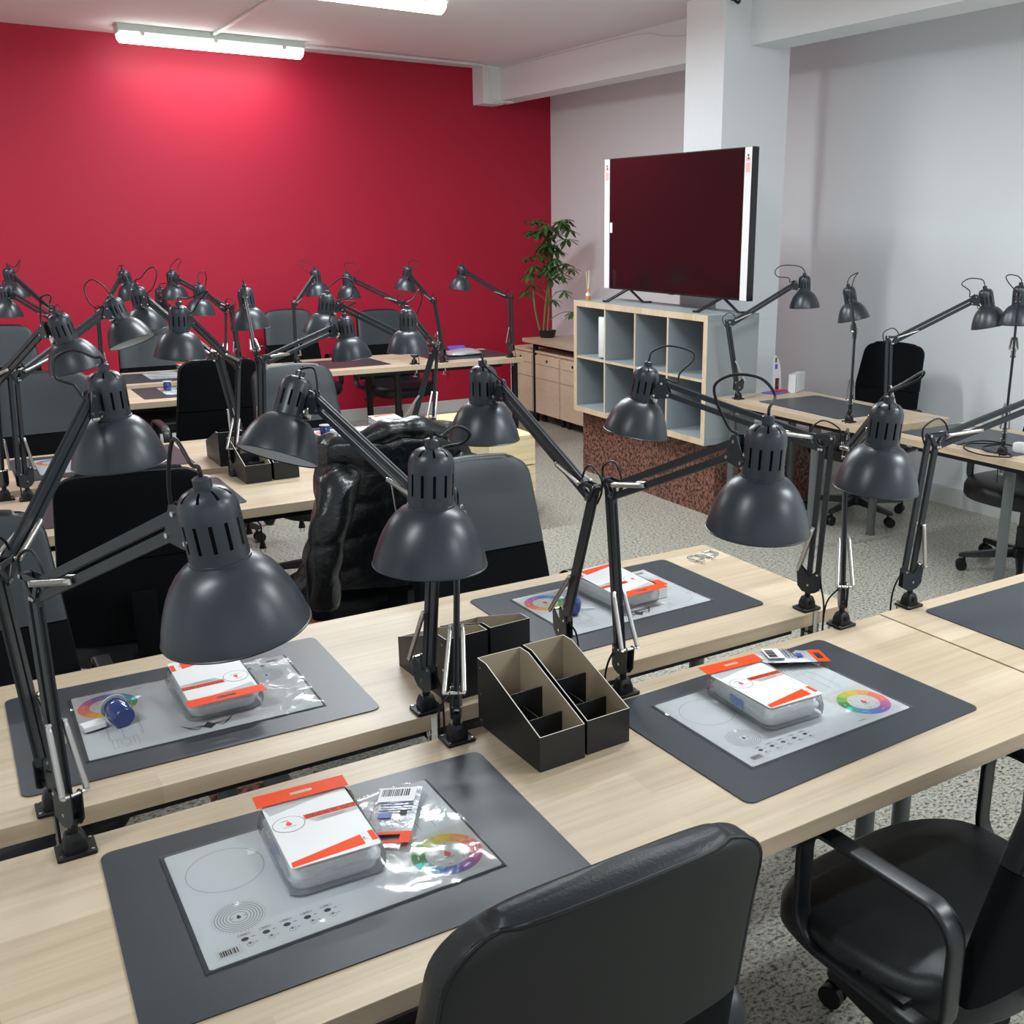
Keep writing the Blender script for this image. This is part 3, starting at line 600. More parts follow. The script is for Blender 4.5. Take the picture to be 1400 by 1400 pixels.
# ---------------------------------------------------------------- desk lamps
L1,L2,HP=.36,.42,.085
PA,PB,PC,PD=(-.024,.014),(-.001,-.016),(.006,-.016),(.024,.014)      # pivots of the elbow in the arm plane (horizontal, up)
def XZprism(mb,poly,y0,y1,mi=0):
    T=Matrix(((1,0,0,0),(0,0,1,0),(0,1,0,0),(0,0,0,1))); mb.prism(poly,min(y0,y1),max(y0,y1),mi,T)
def lamp_meshes():
    r={}
    b=MB(); b.prism(rr(.058,.050,.004,2),0,.007,0,None,.001)
    b.loft([[(*p,z) for p in rr(k,k*.9,.004,2)] for z,k in((.007,.036),(.020,.034),(.034,.026),(.036,.022))])
    b.lathe([(.0075,.036),(.0075,.052)],12,0,None,None,True,True)
    for sx in(-1,1):
        for sy in(-1,1): b.lathe([(.0028,.007),(.0028,.0085)],8,1,TR(sx*.023,sy*.019,0),None,False,True)
    b.cyl((0,-.0155,.022),(0,-.0185,.022),.0062,12,2); b.cyl((0,.0155,.022),(0,.0185,.022),.0062,12,2)
    r['base']=b.mesh('base',['dark','chrome','hollow_shade'],35)
    c=MB()  # edge clamp: +Y is outwards over the desk edge
    c.box((0,.034,-.028),(.013,.003,.066),0); c.box((0,.012,-.060),(.013,.046,.003),0); c.cyl((0,.004,-.085),(0,.004,-.038),.004,8,0); c.cyl((0,.004,-.038),(0,.004,-.0345),.011,14,0); c.box((0,.004,-.088),(.030,.006,.008),0)
    r['edge_clamp']=c.mesh('edge_clamp',['chrome'],35)
    p=MB(); poly=[(-.032,-.028),(-.031,.020),(-.022,.023),(-.004,.006),(.020,.030),(.030,.030),(.026,-.020),(.014,-.034),(-.006,-.040),(-.02,-.036)]
    for s_ in(-1,1): XZprism(p,poly,s_*.0075,s_*.0095)
    p.box((-.003,0,-.030),(.026,.016,.010)); r['lower_bracket']=p.mesh('lower_bracket','lampb',0)
    q=MB()
    for x,z in(PA,PB,(.026,.026)): q.cyl((x,-.0115,z),(x,.0115,z),.0032,10)
    q.cyl((.026,-.020,.026),(.026,.020,.026),.0024,8); r['pivot_pin']=q.mesh('pivot_pin','chrome',40)
    for nm,L in(('lower_arm',L1),('upper_arm',L2)):
        a=MB(); a.box((0,0,L/2),(.0130,.0110,L+.008)); a.box((.0,.0,L/2),(.0134,.0045,L-.03),1); r[nm]=a.mesh(nm,['lampb','hollow_shade'],0)
    s=MB(); L=.135; prof=[(.0025,0),(.0048,.003)]
    for k in range(36): z=.006+(L-.014)*k/36; prof+=[(.0053,z),(.0046,z+(L-.014)/72)]
    prof+=[(.0048,L-.004),(.0025,L)]; s.lathe(prof,10,0,None,None,True,True); s.cyl((-.004,0,0),(.004,0,0),.0036,8); s.cyl((-.004,0,L),(.004,0,L),.0036,8); r['spring']=s.mesh('spring','spring',50)
    e=MB()
    for s_ in(-1,1):
        y0,y1=s_*.0075,s_*.0095
        for u,v in((PA,PD),(PD,PC),(PC,PB),(PB,PA)):
            dx,dz=v[0]-u[0],v[1]-u[1]; LL=math.hypot(dx,dz); nx,nz=-dz/LL*.0045,dx/LL*.0045; ex,ez=dx/LL*.004,dz/LL*.004
            XZprism(e,[(u[0]-ex+nx,u[1]-ez+nz),(u[0]-ex-nx,u[1]-ez-nz),(v[0]+ex-nx,v[1]+ez-nz),(v[0]+ex+nx,v[1]+ez+nz)],y0,y1)
    r['elbow_bracket']=e.mesh('elbow_bracket','lampb',0)
    q=MB()
    for x,z in(PA,PB,PC,PD): q.cyl((x,-.0115,z),(x,.0115,z),.0034,10)
    q.cyl((PD[0],-.018,PD[1]),(PD[0],.018,PD[1]),.0024,8); r['elbow_pin']=q.mesh('elbow_pin','chrome',40)
    h=MB()
    for s_ in(-1,1): XZprism(h,[(PC[0]-.008,PC[1]-.004),(PD[0]-.008,PD[1]+.010),(PD[0]+.006,PD[1]+.012),(.050,-.010),(.052,-.024),(.040,-.028),(PC[0],PC[1]-.008)],s_*.0068,s_*.0088)
    h.box((.044,0,-.018),(.010,.014,.012)); r['head_bracket']=h.mesh('head_bracket','lampb',0)
    q=MB()
    for x,z in(PC,PD,(.045,-.019)): q.cyl((x,-.011,z),(x,.011,z),.0034,10)
    r['head_pin']=q.mesh('head_pin','chrome',40)
    wn=MB(); 
    for s_ in(-1,1): wn.loft([[(x,s_*y+.0,z+ (0)) for x,z in circ(k,10)] for y,k in((.002,.006),(.008,.0075),(.013,.0065),(.016,.002))])
    wn.cyl((0,-.003,0),(0,.003,0),.007,12); r['wing_nut']=wn.mesh('wing_nut','chrome',50)
    # shade: z up = towards the cap
    o=MB(); P=[(.0355,-.015),(.0455,-.020),(.0552,-.029),(.064,-.041),(.0715,-.055),(.078,-.071),(.0832,-.087),(.0865,-.101),(.087,-.105)]
    o.lathe(P,48,0); o.lathe([(.087,-.105),(.0884,-.106),(.0880,-.1075),(.0855,-.1065)],48,0); o.lathe([(a-.0016,b) for a,b in P[::-1]],48,1); r['shade']=o.mesh('shade',['lamp','shade_in'],60)
    cap=MB(); n=96; prof=[(.0352,-.0165),(.0358,-.0165),(.0358,-.012),(.0347,-.0115),(.0347,.004),(.0347,.038),(.0344,.050),(.0328,.058),(.030,.0645),(.0245,.070),(.017,.0735),(.0095,.0750)]
    def skip(i,k):
        if i==4: return k%8 in(0,1)
        if i==8 or i==9: return k%12 in (0,1)
        return False
    cap.lathe(prof,n,0,None,skip); cap.lathe([(.0295,-.010),(.0295,.045),(.026,.062),(.01,.072)],24,1)
    cap.lathe([(.0105,.0748),(.0105,.086),(.0075,.0885),(0,.089)],20,0)
    r['socket_cap']=cap.mesh('socket_cap',['lamp','hollow_shade'],40)
    bl=MB(); bl.lathe([(.0,-.075),(.014,-.071),(.024,-.058),(.026,-.045),(.019,-.028),(.013,-.010),(.013,.0)],20); r['bulb']=bl.mesh('bulb','paperw',60)
    return r
LM=lamp_meshes()
LABEL={
'A1':('desk lamp with the big low shade at the left, above the blue pot',0),
'B1':('desk lamp with the high shade at the left edge, arm rising to the right',0),
'A2':('desk lamp with upright shade in the picture centre, arm pointing at the camera',0),
'B2':('desk lamp with tilted shade showing its white inside, above the third row boxes',0),
'A3':('desk lamp whose arm rises right from behind the front organiser boxes',0),
'B3':('desk lamp with its shade in front of the pine crate, long arm slanting right',0),
'B4':('desk lamp with its shade in front of the grey shelf unit',0),
'A4':('desk lamp with upright shade clamped where the two nearest desks join',0),
'A5':('desk lamp at the right whose shade is outside the photo',0),
'C1':('desk lamp at the left edge with shade above the leftmost two tone chair',0),
'C2':('desk lamp with strongly tilted shade beside the cord loop, left group',0),
'C3':('desk lamp with shade just behind the tilted one, cord loop over it, left group',0),
'C4':('desk lamp with the largest shade of the left background group',0),
'C5':('desk lamp seen from behind, pale arm up the middle of its shade',0),
'C6':('desk lamp with shade in front of the rear chair pair, arm coming from the left',0),
'D1':('small far desk lamp with arm leaning right, above the strongly tilted shade',0),
'D2':('desk lamp whose shade hides behind another, its arm slanting right',0),
'D3':('desk lamp with upright shade over the edge of the last row right desk',0),
'E1':('desk lamp with shade cut by the left edge of the photo, below a smaller one',0),
'E2':('small far desk lamp at the left edge, arm running down to the right',0),
'E3':('half hidden far desk lamp between two larger shades in the left group',0),
'F1':('small far desk lamp highest in the left group, against the red wall',0),
'F2':('small far desk lamp with a cord crossing its shade, right side of left group',0),
'F3':('small far desk lamp with arm bent left, leftmost of the four on the red wall',0),
'F4':('small far desk lamp with long arm to the right, above the rear chair',0),
'F5':('small far desk lamp with short steep arm, second from the right on the red wall',0),
'F6':('rightmost small desk lamp against the red wall, at the desk end',0),
'G1':('desk lamp beside the grey shelf end, shade against the white wall',0),
'G2':('desk lamp seen edge-on against the white wall, arm behind its shade',0),
'G3':('desk lamp in front of the black mesh chair by the white wall',0),
'G4':('desk lamp by the power strip, shade cut by the right edge of the photo',0)}
OUT={'A':90,'B':-90,'C':90,'D':-90,'E':90,'F':-90,'G':180}
def lamp(k):
    x,pts=LAMPS[k]; bx_,by_,az,a,b,haz,tt,taz=x
    t=thing('desk_lamp',LABEL[k][0],'lamp',(bx_,by_,DZ),0,'charcoal swing-arm desk lamps')
    far=k[0] in 'CDEFG' and k not in('G1','G2','G3','G4')
    ou=math.radians(OUT[k[0]]-90)
    link('base',LM['base'],t,None,RZ(ou)); link('edge_clamp',LM['edge_clamp'],t,None,RZ(ou))
    h=Vector((math.cos(az),math.sin(az),0)); Z=Vector((0,0,1)); lat=Vector((-math.sin(az),math.cos(az),0))
    P=Z*HP; E=P+L1*(math.sin(a)*h+math.cos(a)*Z); J=E+L2*(math.cos(b)*h+math.sin(b)*Z)
    hh=Vector((math.cos(haz),math.sin(haz),0)); N=J+.085*hh-.02*Z
    d=Vector((math.sin(tt)*math.cos(taz),math.sin(tt)*math.sin(taz),-math.cos(tt)))
    F=lambda O:Matrix.Translation(O)@RZ(az)
    pt=lambda O,q:O+h*q[0]+Z*q[1]
    link('lower_bracket',LM['lower_bracket'],t,None,F(P)); link('pivot_pin',LM['pivot_pin'],t,None,F(P))['kind']='stuff'
    for q in(PA,PB): link('lower_arm',LM['lower_arm'],t,None,alignZ(pt(P,q),pt(E,q),lat))
    for q in(PC,PD): link('upper_arm',LM['upper_arm'],t,None,alignZ(pt(E,q),pt(J,q),lat))
    link('elbow_bracket',LM['elbow_bracket'],t,None,F(E)); link('elbow_pin',LM['elbow_pin'],t,None,F(E))['kind']='stuff'
    link('head_bracket',LM['head_bracket'],t,None,F(J)); link('head_pin',LM['head_pin'],t,None,F(J))['kind']='stuff'
    def spr(p,q):
        L=(q-p).length; link('spring',LM['spring'],t,None,alignZ(p,q,lat)@Matrix.Diagonal((1,1,L/.135,1)))
    for s_ in(-1,1):
        p=pt(P,(.026,.026))+lat*.019*s_; q=pt(P,PB)+(E-P).normalized()*.155+lat*.012*s_; spr(p,q)
        p=pt(E,PD)+lat*.017*s_; q=pt(E,PC)+(J-E).normalized()*.135+lat*.010*s_; spr(p,q)
    R=(-d).to_track_quat('Z','Y').to_matrix().to_4x4(); sm=Matrix.Translation(N)@R
    sh=link('shade',LM['shade'],t,None,sm); link('socket_cap',LM['socket_cap'],t,None,sm); link('bulb',LM['bulb'],t,None,sm)
    nose=J+h*.046-Z*.019; dirn=(N-nose); side=dirn-d*dirn.dot(d); att=N-side.normalized()*.032
    j=MB(); j.cyl(nose,att,.0035,10); j.cyl(att-side.normalized()*.004,att+side.normalized()*.002,.010,14); j.obj('joint_bolt','chrome',t)
    link('wing_nut',LM['wing_nut'],t,None,alignZ(att-side.normalized()*.010,att,Z))
    # cord: cap -> loop -> head bracket, then along the arms and over the elbow
    top=N-d*.088
    O=Vector((bx_,by_,DZ))
    c=[top-(-d)*.004,top+(-d)*.012]+[Vector(p)-O for p in pts]+[pt(J,(PD[0]-.004,PD[1]+.012)),pt(J,(PD[0]-.02,PD[1]-.004))] if pts else [top,top-d*.03,pt(J,(0,.09)),pt(J,PD)]
    MB().tube(cr(c,5),.0026,7).obj('cord','dark',t,60)
    eb=[pt(E,(PD[0]+.012,PD[1]+.006)),pt(E,(PD[0]-.002,PD[1]+.030)),pt(E,(-.004,PD[1]+.042)),pt(E,(PA[0]-.018,PA[1]+.022)),pt(E,(PA[0]-.018,PA[1]-.008)),pt(E,(PA[0]-.002,PA[1]-.035))]
    MB().tube(cr(eb,5),.0024,6).obj('cord','dark',t,60)
    o=Vector((math.cos(math.radians(OUT[k[0]])),math.sin(math.radians(OUT[k[0]])),0)); ss=Vector((-o.y,o.x,0))*.018
    m=MB(); m.tube(cr([pt(P,(-.03,.01)),P+o*.030+ss-Z*.02,o*.043+ss+Z*.02,o*.044+ss-Z*.05,o*.040+ss-Z*.12],5),.0024,6)
    m.obj('cord','dark',t,60)
for k in LAMPS: lamp(k)
# ---------------------------------------------------------------- office chairs
def sq(n,e,hw,hd):
    o=[]
    for k in range(n):
        a=2*math.pi*k/n; c,s_=math.cos(a),math.sin(a); o.append((math.copysign(abs(c)**e,c)*hw,math.copysign(abs(s_)**e,s_)*hd))
    return o
def back_row(v):
    """v 0 bottom .. 1 top of the back: z, y of the middle, half width"""
    z=.50+.52*v; y=-.215-.02*math.sin(v*3.0)-.105*v*v
    hw=.236-.040*v
    return z,y,hw
def back_mesh(v0,v1,top,thick=.030,shell=False):
    rings=[]; n=40; K=18
    for i in range(K+1):
        v=v0+(v1-v0)*(math.sin(math.pi/2*i/K)**.9 if top else i/K); z,y,hw=back_row(v)
        if top:
            R_=.11; e=max(0,(v-(1-R_))/R_); hw2=hw-.055*(1-math.sqrt(max(0,1-e*e))); th=thick*(1-.18*e**3)
        else: hw2,th=hw,thick
        dz=0
        cn=.008*max(0,(v-.8)/.2)**2 if top else 0
        rings.append([(px,y+py-.012*(1-(px/hw2)**2)+(.012),z+cn*(1-(px/hw2)**2)) for px,py in sq(n,.36,hw2,th)])
    if top:
        z,y,hw=back_row(v1); last=rings[-1]; cx=sum(p[0] for p in last)/n; cy=sum(p[1] for p in last)/n
        rings.append([(cx+(p[0]-cx)*.985,cy+(p[1]-cy)*.75,p[2]+.006) for p in last]); rings.append([(cx+(p[0]-cx)*.95,cy+(p[1]-cy)*.3,p[2]+.010) for p in last])
    return rings
def chair_meshes():
    r={}
    m=MB(); m.loft(back_mesh(.50,1,True)); me=m.mesh('upper_back',['leather2','shell','leather'],75)
    for p in me.polygons:
        k=p.index%40
        p.material_index=2 if p.index>=17*40 else 0 if 2<=k<=17 else 1 if 22<=k<=37 else 2
    r['upper_back']=me; me2=me.copy(); me2.materials.clear(); [me2.materials.append(M[q]) for q in('cloth','cloth','leather')]; r['upper_back_dark']=me2
    m=MB(); m.loft(back_mesh(-.02,.492,False,.027)); r['lower_back']=m.mesh('lower_back','cloth',50)
    m=MB(); K=back_mesh(.50,1,True); ed=[]
    for rg in K[:-2]: ed.append(min(rg,key=lambda p:p[0]+p[1]*1.0))
    le=[Vector(p) for p in ed]; ri=[Vector((-p.x,p.y,p.z)) for p in le]; top=K[-3]; ym=min(p[1] for p in top)
    mid=sorted([Vector((p[0],p[1],p[2]+.001)) for p in top if p[1]<ym+.022 and abs(p[0])<abs(le[-1].x)-.01],key=lambda p:p.x)
    m.tube(le+mid+ri[::-1],.0030,6); r['piping']=m.mesh('piping','dark',60)
    m=MB(); rg=[]
    for z,k in((.408,.90),(.412,.97),(.425,1),(.460,1),(.480,.965),(.490,.90),(.494,.6)):
        rr_=[]
        for px,py in sq(44,.62,.255*k,.245*k):
            zz_=z-(.022*max(0,(py-.12)/.12) if py>.12 else 0)+(.010 if py<-.15 else 0)*(z>.45); rr_.append((px*1.08*(1-.10*max(0,-py)/.25),py+.02,zz_-.010))
        rg.append(rr_)
    m.loft(rg); r['seat']=m.mesh('seat','leather',50)
    for nm,sx in(('L',-1),('R',1)):
        m=MB(); path=[]
        for q in rr(.33,.235,.06,6): path.append((sx*.268,q[0]-.045,.552+q[1]))
        m.tube(path,(.020,.0065),12,0,True,(1,0,0)); r['arm'+nm]=m.mesh('armrest','plastic',60)
        m=MB(); m.box((sx*.245,.02,.435),(.05,.10,.03)).box((sx*.245,-.10,.435),(.05,.05,.03)); r['bracket'+nm]=m.mesh('arm_bracket','dark',0)
    m=MB(); m.box((0,-.20,.425),(.09,.16,.016)); m.tube([(0,-.20,.42),(0,-.29,.43),(0,-.305,.50),(0,-.300,.66)],(.035,.006),8,0,False,(1,0,0)); r['back_bar']=m.mesh('back_bar','cloth',50)
    m=MB(); m.lathe([(.032,.09),(.032,.24)],18,0,None,None,True,True).lathe([(.025,.24),(.025,.385)],16,0,None,None,True,True).box((0,0,.395),(.20,.22,.03)); r['gas_column']=m.mesh('gas_column','plastic',40)
    m=MB(); m.lathe([(.045,.075),(.050,.09),(.045,.125),(.034,.135)],20,0,None,None,True,True)
    for k in range(5):
        a=math.radians(72*k+20); T=RZ(a); m.loft([[(x,y,z) for y,z in((-w_,z0),(w_,z0),(w_*.7,z1),(-w_*.7,z1))] for x,w_,z0,z1 in((.03,.024,.080,.125),(.16,.020,.075,.108),(.30,.015,.070,.090),(.31,.012,.072,.085))],0,True,T)
    r['star_base']=m.mesh('star_base','plastic',35)
    m=MB()
    for s_ in(-1,1): m.cyl((s_*.006,0,.028),(s_*.024,0,.028),.028,16)
    m.lathe([(.008,.05),(.008,.074)],8,0,TR(0,.012,0)); m.box((0,.004,.045),(.014,.03,.03)); r['caster']=m.mesh('caster','dark',40)
    m=MB(); m.tube([(.10,.02,.395),(.20,.03,.385),(.26,.04,.370)],.005,6).cyl((.25,.038,.372),(.30,.045,.362),.010,8); r['lever']=m.mesh('lever','dark',50)
    return r
CM=chair_meshes()
CHN=0
def chair(x,y,deg,label,h=0,arms=True,dark=False,spin=0):
    """deg = heading of the sitter (90 = away from the camera, along +y)"""
    global CHN; CHN+=1
    t=thing('office_chair',label,'chair',(x,y,0),math.radians(deg-90),'black swivel chairs'); up=TR(0,0,h)
    for k,n in(('seat','seat'),('upper_back','upper_back'),('lower_back','lower_back'),('back_bar','back_bar'),('gas_column','gas_column'),('lever','lever')): 
        o=link(n,CM['upper_back_dark' if dark and k=='upper_back' else k],t,None,up if k!='gas_column' else None)
        if k=='upper_back': link('piping',CM['piping'],o)
        if k=='lower_back': o['label']='black lower part of the backrest'
    if arms:
        for s_ in 'LR': a=link('armrest',CM['arm'+s_],t,None,up); link('arm_bracket',CM['bracket'+s_],a)
    sp=math.radians(spin+CHN*31); b=link('star_base',CM['star_base'],t,None,RZ(sp))
    for k in range(5):
        a=math.radians(72*k+20); link('caster',CM['caster'],b,None,TR(.295*math.cos(a),.295*math.sin(a),0)@RZ(a+k*1.3+CHN))
    return t
chair(.512,1.07,90,'swivel chair at the bottom centre, its leather back top in front of the desk',h=.04)
chair(1.475,1.05,91,'swivel chair at the bottom right with armrests, pushed under the nearest desk')
chair(1.31,2.42,-88,'swivel chair behind the middle desk, grey leather back beside the centre lamp shade')
chair(-.02,2.48,-90,'swivel chair at the left edge behind the left lamp posts')
chair(.46,3.42,84,'swivel chair turned away, back blackened for its shadow, behind the big low lamp shade',dark=True)  # dark back variant paints in the shadow this chair stands in
chair(1.22,3.42,88,'swivel chair that carries the black puffer jacket',arms=False)
chair(.44,5.12,-88,'two tone swivel chair at the left, behind the left lamps and the fourth row')
chair(1.50,4.80,-88,'two tone swivel chair in the middle, just left of the jacket and behind the lamps')
chair(1.25,5.88,90,'all-black swivel chair seen from behind beside the lamp stems, with one armrest',dark=True)
chair(.42,7.80,-90,'swivel chair cut by the left edge, against the red wall')
chair(1.28,7.35,-90,'swivel chair against the red wall behind the left lamp group')
chair(2.50,8.25,-90,'left one of the two swivel chairs against the red wall in the middle')
chair(3.15,7.88,-88,'swivel chair with its seat visible under the last row right desk')
chair(4.62,4.24,190,'swivel chair between the white wall and the desk beside the shelf end',dark=True)
chair(4.55,3.03,180,'swivel chair behind the power strip, cut by the right edge',dark=True)
# ---------------------------------------------------------------- puffer jacket over a chair back
def jacket():
    t=thing('puffer_jacket','glossy black puffer jacket hung over the back of a swivel chair','jacket',(1.22,3.10,0),math.radians(-2))
    rnd=random.Random(4)
    rings=[]; N=64; K=56; z1,z0=1.085,.57
    for i in range(K+1):
        v=i/K; z=z1+(z0-z1)*v
        if v<.10: q=v/.10; sh=math.sqrt(max(0,1-(1-q)**2)); hw=.10+.145*sh; hd=.012+.075*sh
        else: q=(v-.10)/.90; hw=.245+.075*q; hd=.087+.045*q
        seam=abs(math.sin(math.pi*(v*4.6))); puff=.007*(seam**.5-.5)
        rg=[]
        for k,(px,py) in enumerate(sq(N,.75,hw,hd)):
            a=2*math.pi*k/N; w_=1+puff/ .12+.05*math.sin(3*a+4*v)+.02*math.sin(9*a-9*v+2)
            rg.append((px*w_,py*w_+.05*v,z+.010*math.sin(5*a+6*v)*min(1,v*5)))
        rings.append(rg)
    m=MB(); m.loft(rings); m.obj('body','jacket',t,80)
    def sleeve(x0,sg,ln):
        rings=[]; 
        for i in range(31):
            v=i/30; c=Vector((x0+sg*(.09*v+.03*math.sin(3*v)),-.075-.035*math.sin(math.pi*v)-.02*v,.98-ln*v)); r_=.066-.018*v; seam=abs(math.sin(math.pi*v*4)); r_+=.006*(seam**.5-.5)
            if v<.08: r_*=math.sqrt(v/.08)*.9+.1
            rings.append([(c.x+math.cos(a)*r_*(1.0+.06*math.sin(3*a+9*v)),c.y+math.sin(a)*r_*.8,c.z+.008*math.sin(2*a+20*v)) for a in [2*math.pi*k/24 for k in range(24)]])
        mm=MB(); mm.loft(rings); s_=mm.obj('sleeve','jacket',t,80)
        c=Vector(rings[-1][0]); cc=sum((Vector(p) for p in rings[-1]),Vector())/24
        MB().cyl(cc+Vector((0,0,.012)),cc-Vector((0,0,.03)),.040,20,0,.036).obj('cuff','cloth',s_)
    sleeve(-.20,-1,.44); sleeve(.20,1,.42)
    # collar / hood roll lying along the top
    m=MB(); pts=[(-.17,-.03,1.03),(-.10,-.055,1.075),(0,-.06,1.09),(.10,-.055,1.08),(.18,-.03,1.04)]; rings=[]
    P=cr(pts,8)
    for i,p in enumerate(P):
        v=i/(len(P)-1); r_=.042*math.sin(math.pi*(.12+.76*v))**.5*(1+.12*math.sin(22*v)); rings.append([(p.x,p.y+math.cos(a)*r_,p.z-.012+math.sin(a)*r_*.9) for a in [2*math.pi*k/20 for k in range(20)]])
    m.loft(rings); m.obj('hood','jacket',t,80)
    z=MB(); z.tube(cr([(-.06,-.115,.92),(-.05,-.128,.80),(-.035,-.135,.68),(-.03,-.14,.60)],6),.004,6); z.obj('zip','chrome',t,60)
jacket()
# ---------------------------------------------------------------- lamp plugs hanging below the third row desk
def plug(x,y,z,label):
    t=thing('hanging_plug',label,'plug',(x,y,z),random.uniform(-.5,.5),'plugs hanging under the third row desk')
    m=MB(); m.tube(cr([(0,0,.17),(.0,0,.14),(.025,0,.11),(.02,0,.08),(-.01,.004,.085),(-.02,0,.12),(-.005,0,.14),(.018,.003,.12),(.012,0,.085),(-.012,0,.07),(-.001,0,.05),(0,0,0)],5),.003,6); m.obj('cord','dark',t)
    m=MB(); m.lathe([(.004,.012),(.006,-.01),(.013,-.040),(.015,-.048),(.0,-.048)],12,0,None,None,True,True); m.obj('plug_body','dark',t)
    m=MB(); m.cyl((-.008,0,-.048),(-.008,0,-.066),.0022,6).cyl((.008,0,-.048),(.008,0,-.066),.0022,6); m.obj('prong','chrome',t)
for x,y,z,l in((1.21,4.17,.520,'hanging black plug, second from the right beside the jacket'),(1.27,4.19,.555,'hanging black plug nearest the jacket'),(.99,4.16,.53,'hanging black plug, leftmost under the third row desk'),(1.04,4.16,.46,'hanging black plug, second from the left, hanging lowest')): plug(x,y,z,l)
# ---------------------------------------------------------------- open shelf unit on the plinth
def shelf():
    x0,x1,y0,y1,z0,z1=3.77,4.16,4.68,6.155,.448,1.212; t=thing('shelf_unit','grey open shelf unit of two rows of four, birch front edges, under the television','shelf',(x0,(y0+y1)/2,z0))
    D,W,H=x1-x0,y1-y0,z1-z0; TO,TI=.038,.016
    def pan(nm,c,d):
        b=MB(); b.box(c,d); me=b.mesh(nm,['k_grey','birch','k_side'],0)
        for p in me.polygons:
            if p.normal.x<-.9: p.material_index=1
            elif nm in('end_panel',) and abs(p.normal.y)>.9 : p.material_index=2 if p.normal.y<0 and c[1]<0 else 0
            elif nm=='top_panel' and p.normal.z>.9: p.material_index=2
        link(nm,me,t)
    pan('top_panel',(D/2,0,H-TO/2),(D,W,TO)); pan('bottom_panel',(D/2,0,TO/2),(D,W,TO))
    pan('end_panel',(D/2,-W/2+TO/2,H/2),(D-.0004,TO,H-2*TO)); pan('end_panel',(D/2,W/2-TO/2,H/2),(D-.0004,TO,H-2*TO))
    pan('middle_shelf',(D/2+.001,0,H/2),(D-.002,W-2*TO,TI))
    iw=(W-2*TO)
    for k in(1,2,3):
        y=-W/2+TO+iw*k/4
        for zz in((TO+H/2-TI/2)/2,(H-TO+H/2+TI/2)/2): pan('divider',(D/2+.001,y,zz),(D-.003,TI,H/2-TO-TI/2))
    MB().box((D-.002,0,H/2),(.003,W-.01,H-.01)).obj('back_panel','k_grey',t,0)
    s=MB()
    for yy in(-.02,):
        for zz in (H-.02,): s.cyl((.02,-W/2-.001,zz),(.02,-W/2+.001,zz),.004,8); s.cyl((D-.02,-W/2-.001,zz),(D-.02,-W/2+.001,zz),.004,8)
    s.obj('screw_cap','chrome',t)
shelf()
tag(MB().lathe([(0,0),(.062,0),(.064,.004),(.064,.262),(.060,.268),(.022,.268),(.022,.25),(0,.25)],28).obj('paper_roll','paperw',None,35,(3.86,5.86,.847)),'white paper roll standing in the top left shelf compartment','paper roll')
# television
def tv():
    t=thing('television','large black flat television with white protective strips, reflecting the red wall','television',(3.95,5.30,1.212))
    W,z0,z1=1.49,.082,.920
    m=MB(); m.box((.022,0,(z0+z1)/2),(.044,W,z1-z0)); m.box((.055,0,z0+.25),(.035,W*.6,.34)); m.obj('cabinet','tvb',t,0)
    MB().box((-.001,0,(z0+z1)/2+.004),(.003,W-.014,z1-z0-.02)).obj('screen','tvs',t,0)
    for y,wd in((-W/2+.032,.058),(W/2-.034,.060)):
        s=MB().box((-.0035,y,(z0+z1)/2),(.002,wd,z1-z0-.004)).obj('protective_strip','stripw',t,0)
        p=MB(); p.box((-.005,y,z1-.065),(.0006,.035,.020),0).box((-.005,y,z1-.045),(.0006,.012,.012),1).box((-.005,y,z1-.110),(.0006,.036,.05),2).box((-.005,y-.004,z1-.062),(.0008,.010,.012),1); p.obj('strip_print',['pink','ink','pink'],s,0)
    MB().box((-.004,W/2-.085,z0+.40),(.001,.028,.065)).obj('sticker','stripw',t,0)
    MB().box((-.004,-.03,z0+.004),(.006,.05,.012)).obj('logo_foot','tvb',t,0)
    for y in(.475,-.505):
        m=MB(); m.tube([(.02,y,z0+.01),(-.10,y+.085,.006),(-.115,y+.10,.006)],(.015,.008),8,0,False,(0,1,0)); m.tube([(.02,y,z0+.01),(.085,y-.07,.006),(.14,y-.085,.006)],(.012,.006),8,0,False,(0,1,0)); m.obj('foot','tvb',t)
tv()
t=thing('reed_diffuser','small amber reed diffuser at the left end of the shelf top','diffuser',(3.84,6.08,1.212))
MB().lathe([(0,0),(.016,0),(.018,.01),(.015,.05),(.008,.06),(.008,.075),(0,.075)],14).obj('bottle','amber',t); MB().lathe([(.0165,.03),(.0165,.05)],14).obj('band','paperw',t)
for q in((-.012,.01),(.004,.004),(.010,-.006)): MB().cyl((0,0,.03),(q[0],q[1],.20),.0018,6).obj('reed','reed',t)
# ---------------------------------------------------------------- drawer units under the plant desk
def drawers(y0,y1,label):
    x0=4.5; w_=y1-y0; t=thing('drawer_unit',label,'drawer unit',(x0+.26,(y0+y1)/2,0),0,'beech drawer units'); H0,H1=.085,.622
    MB().box((0.006,0,(H0+H1)/2),(.508,w_-.006,H1-H0)).obj('carcass','beige',t,0)
    for a,b in((H0+.003,.398),(.402,.520),(.524,.600)):
        f=MB().box((-.256,0,(a+b)/2),(.018,w_-.012,b-a)).obj('drawer_front','beige',t,0)
        if b>.55: MB().cyl((-.265,0,.562),(-.268,0,.562),.013,12).obj('lock','dark',f)
    MB().box((0,0,H1+.008),(.53,w_-.004,.016)).obj('top_panel','beige',t,0)
    for sx in(-.2,.2):
        for sy in(-1,1):
            c=MB(); c.cyl((sx-.012,sy*(w_/2-.05),.032),(sx+.012,sy*(w_/2-.05),.032),.030,14).cyl((sx,sy*(w_/2-.05),.05),(sx,sy*(w_/2-.05),H0),.010,8); c.obj('caster','dark',t)
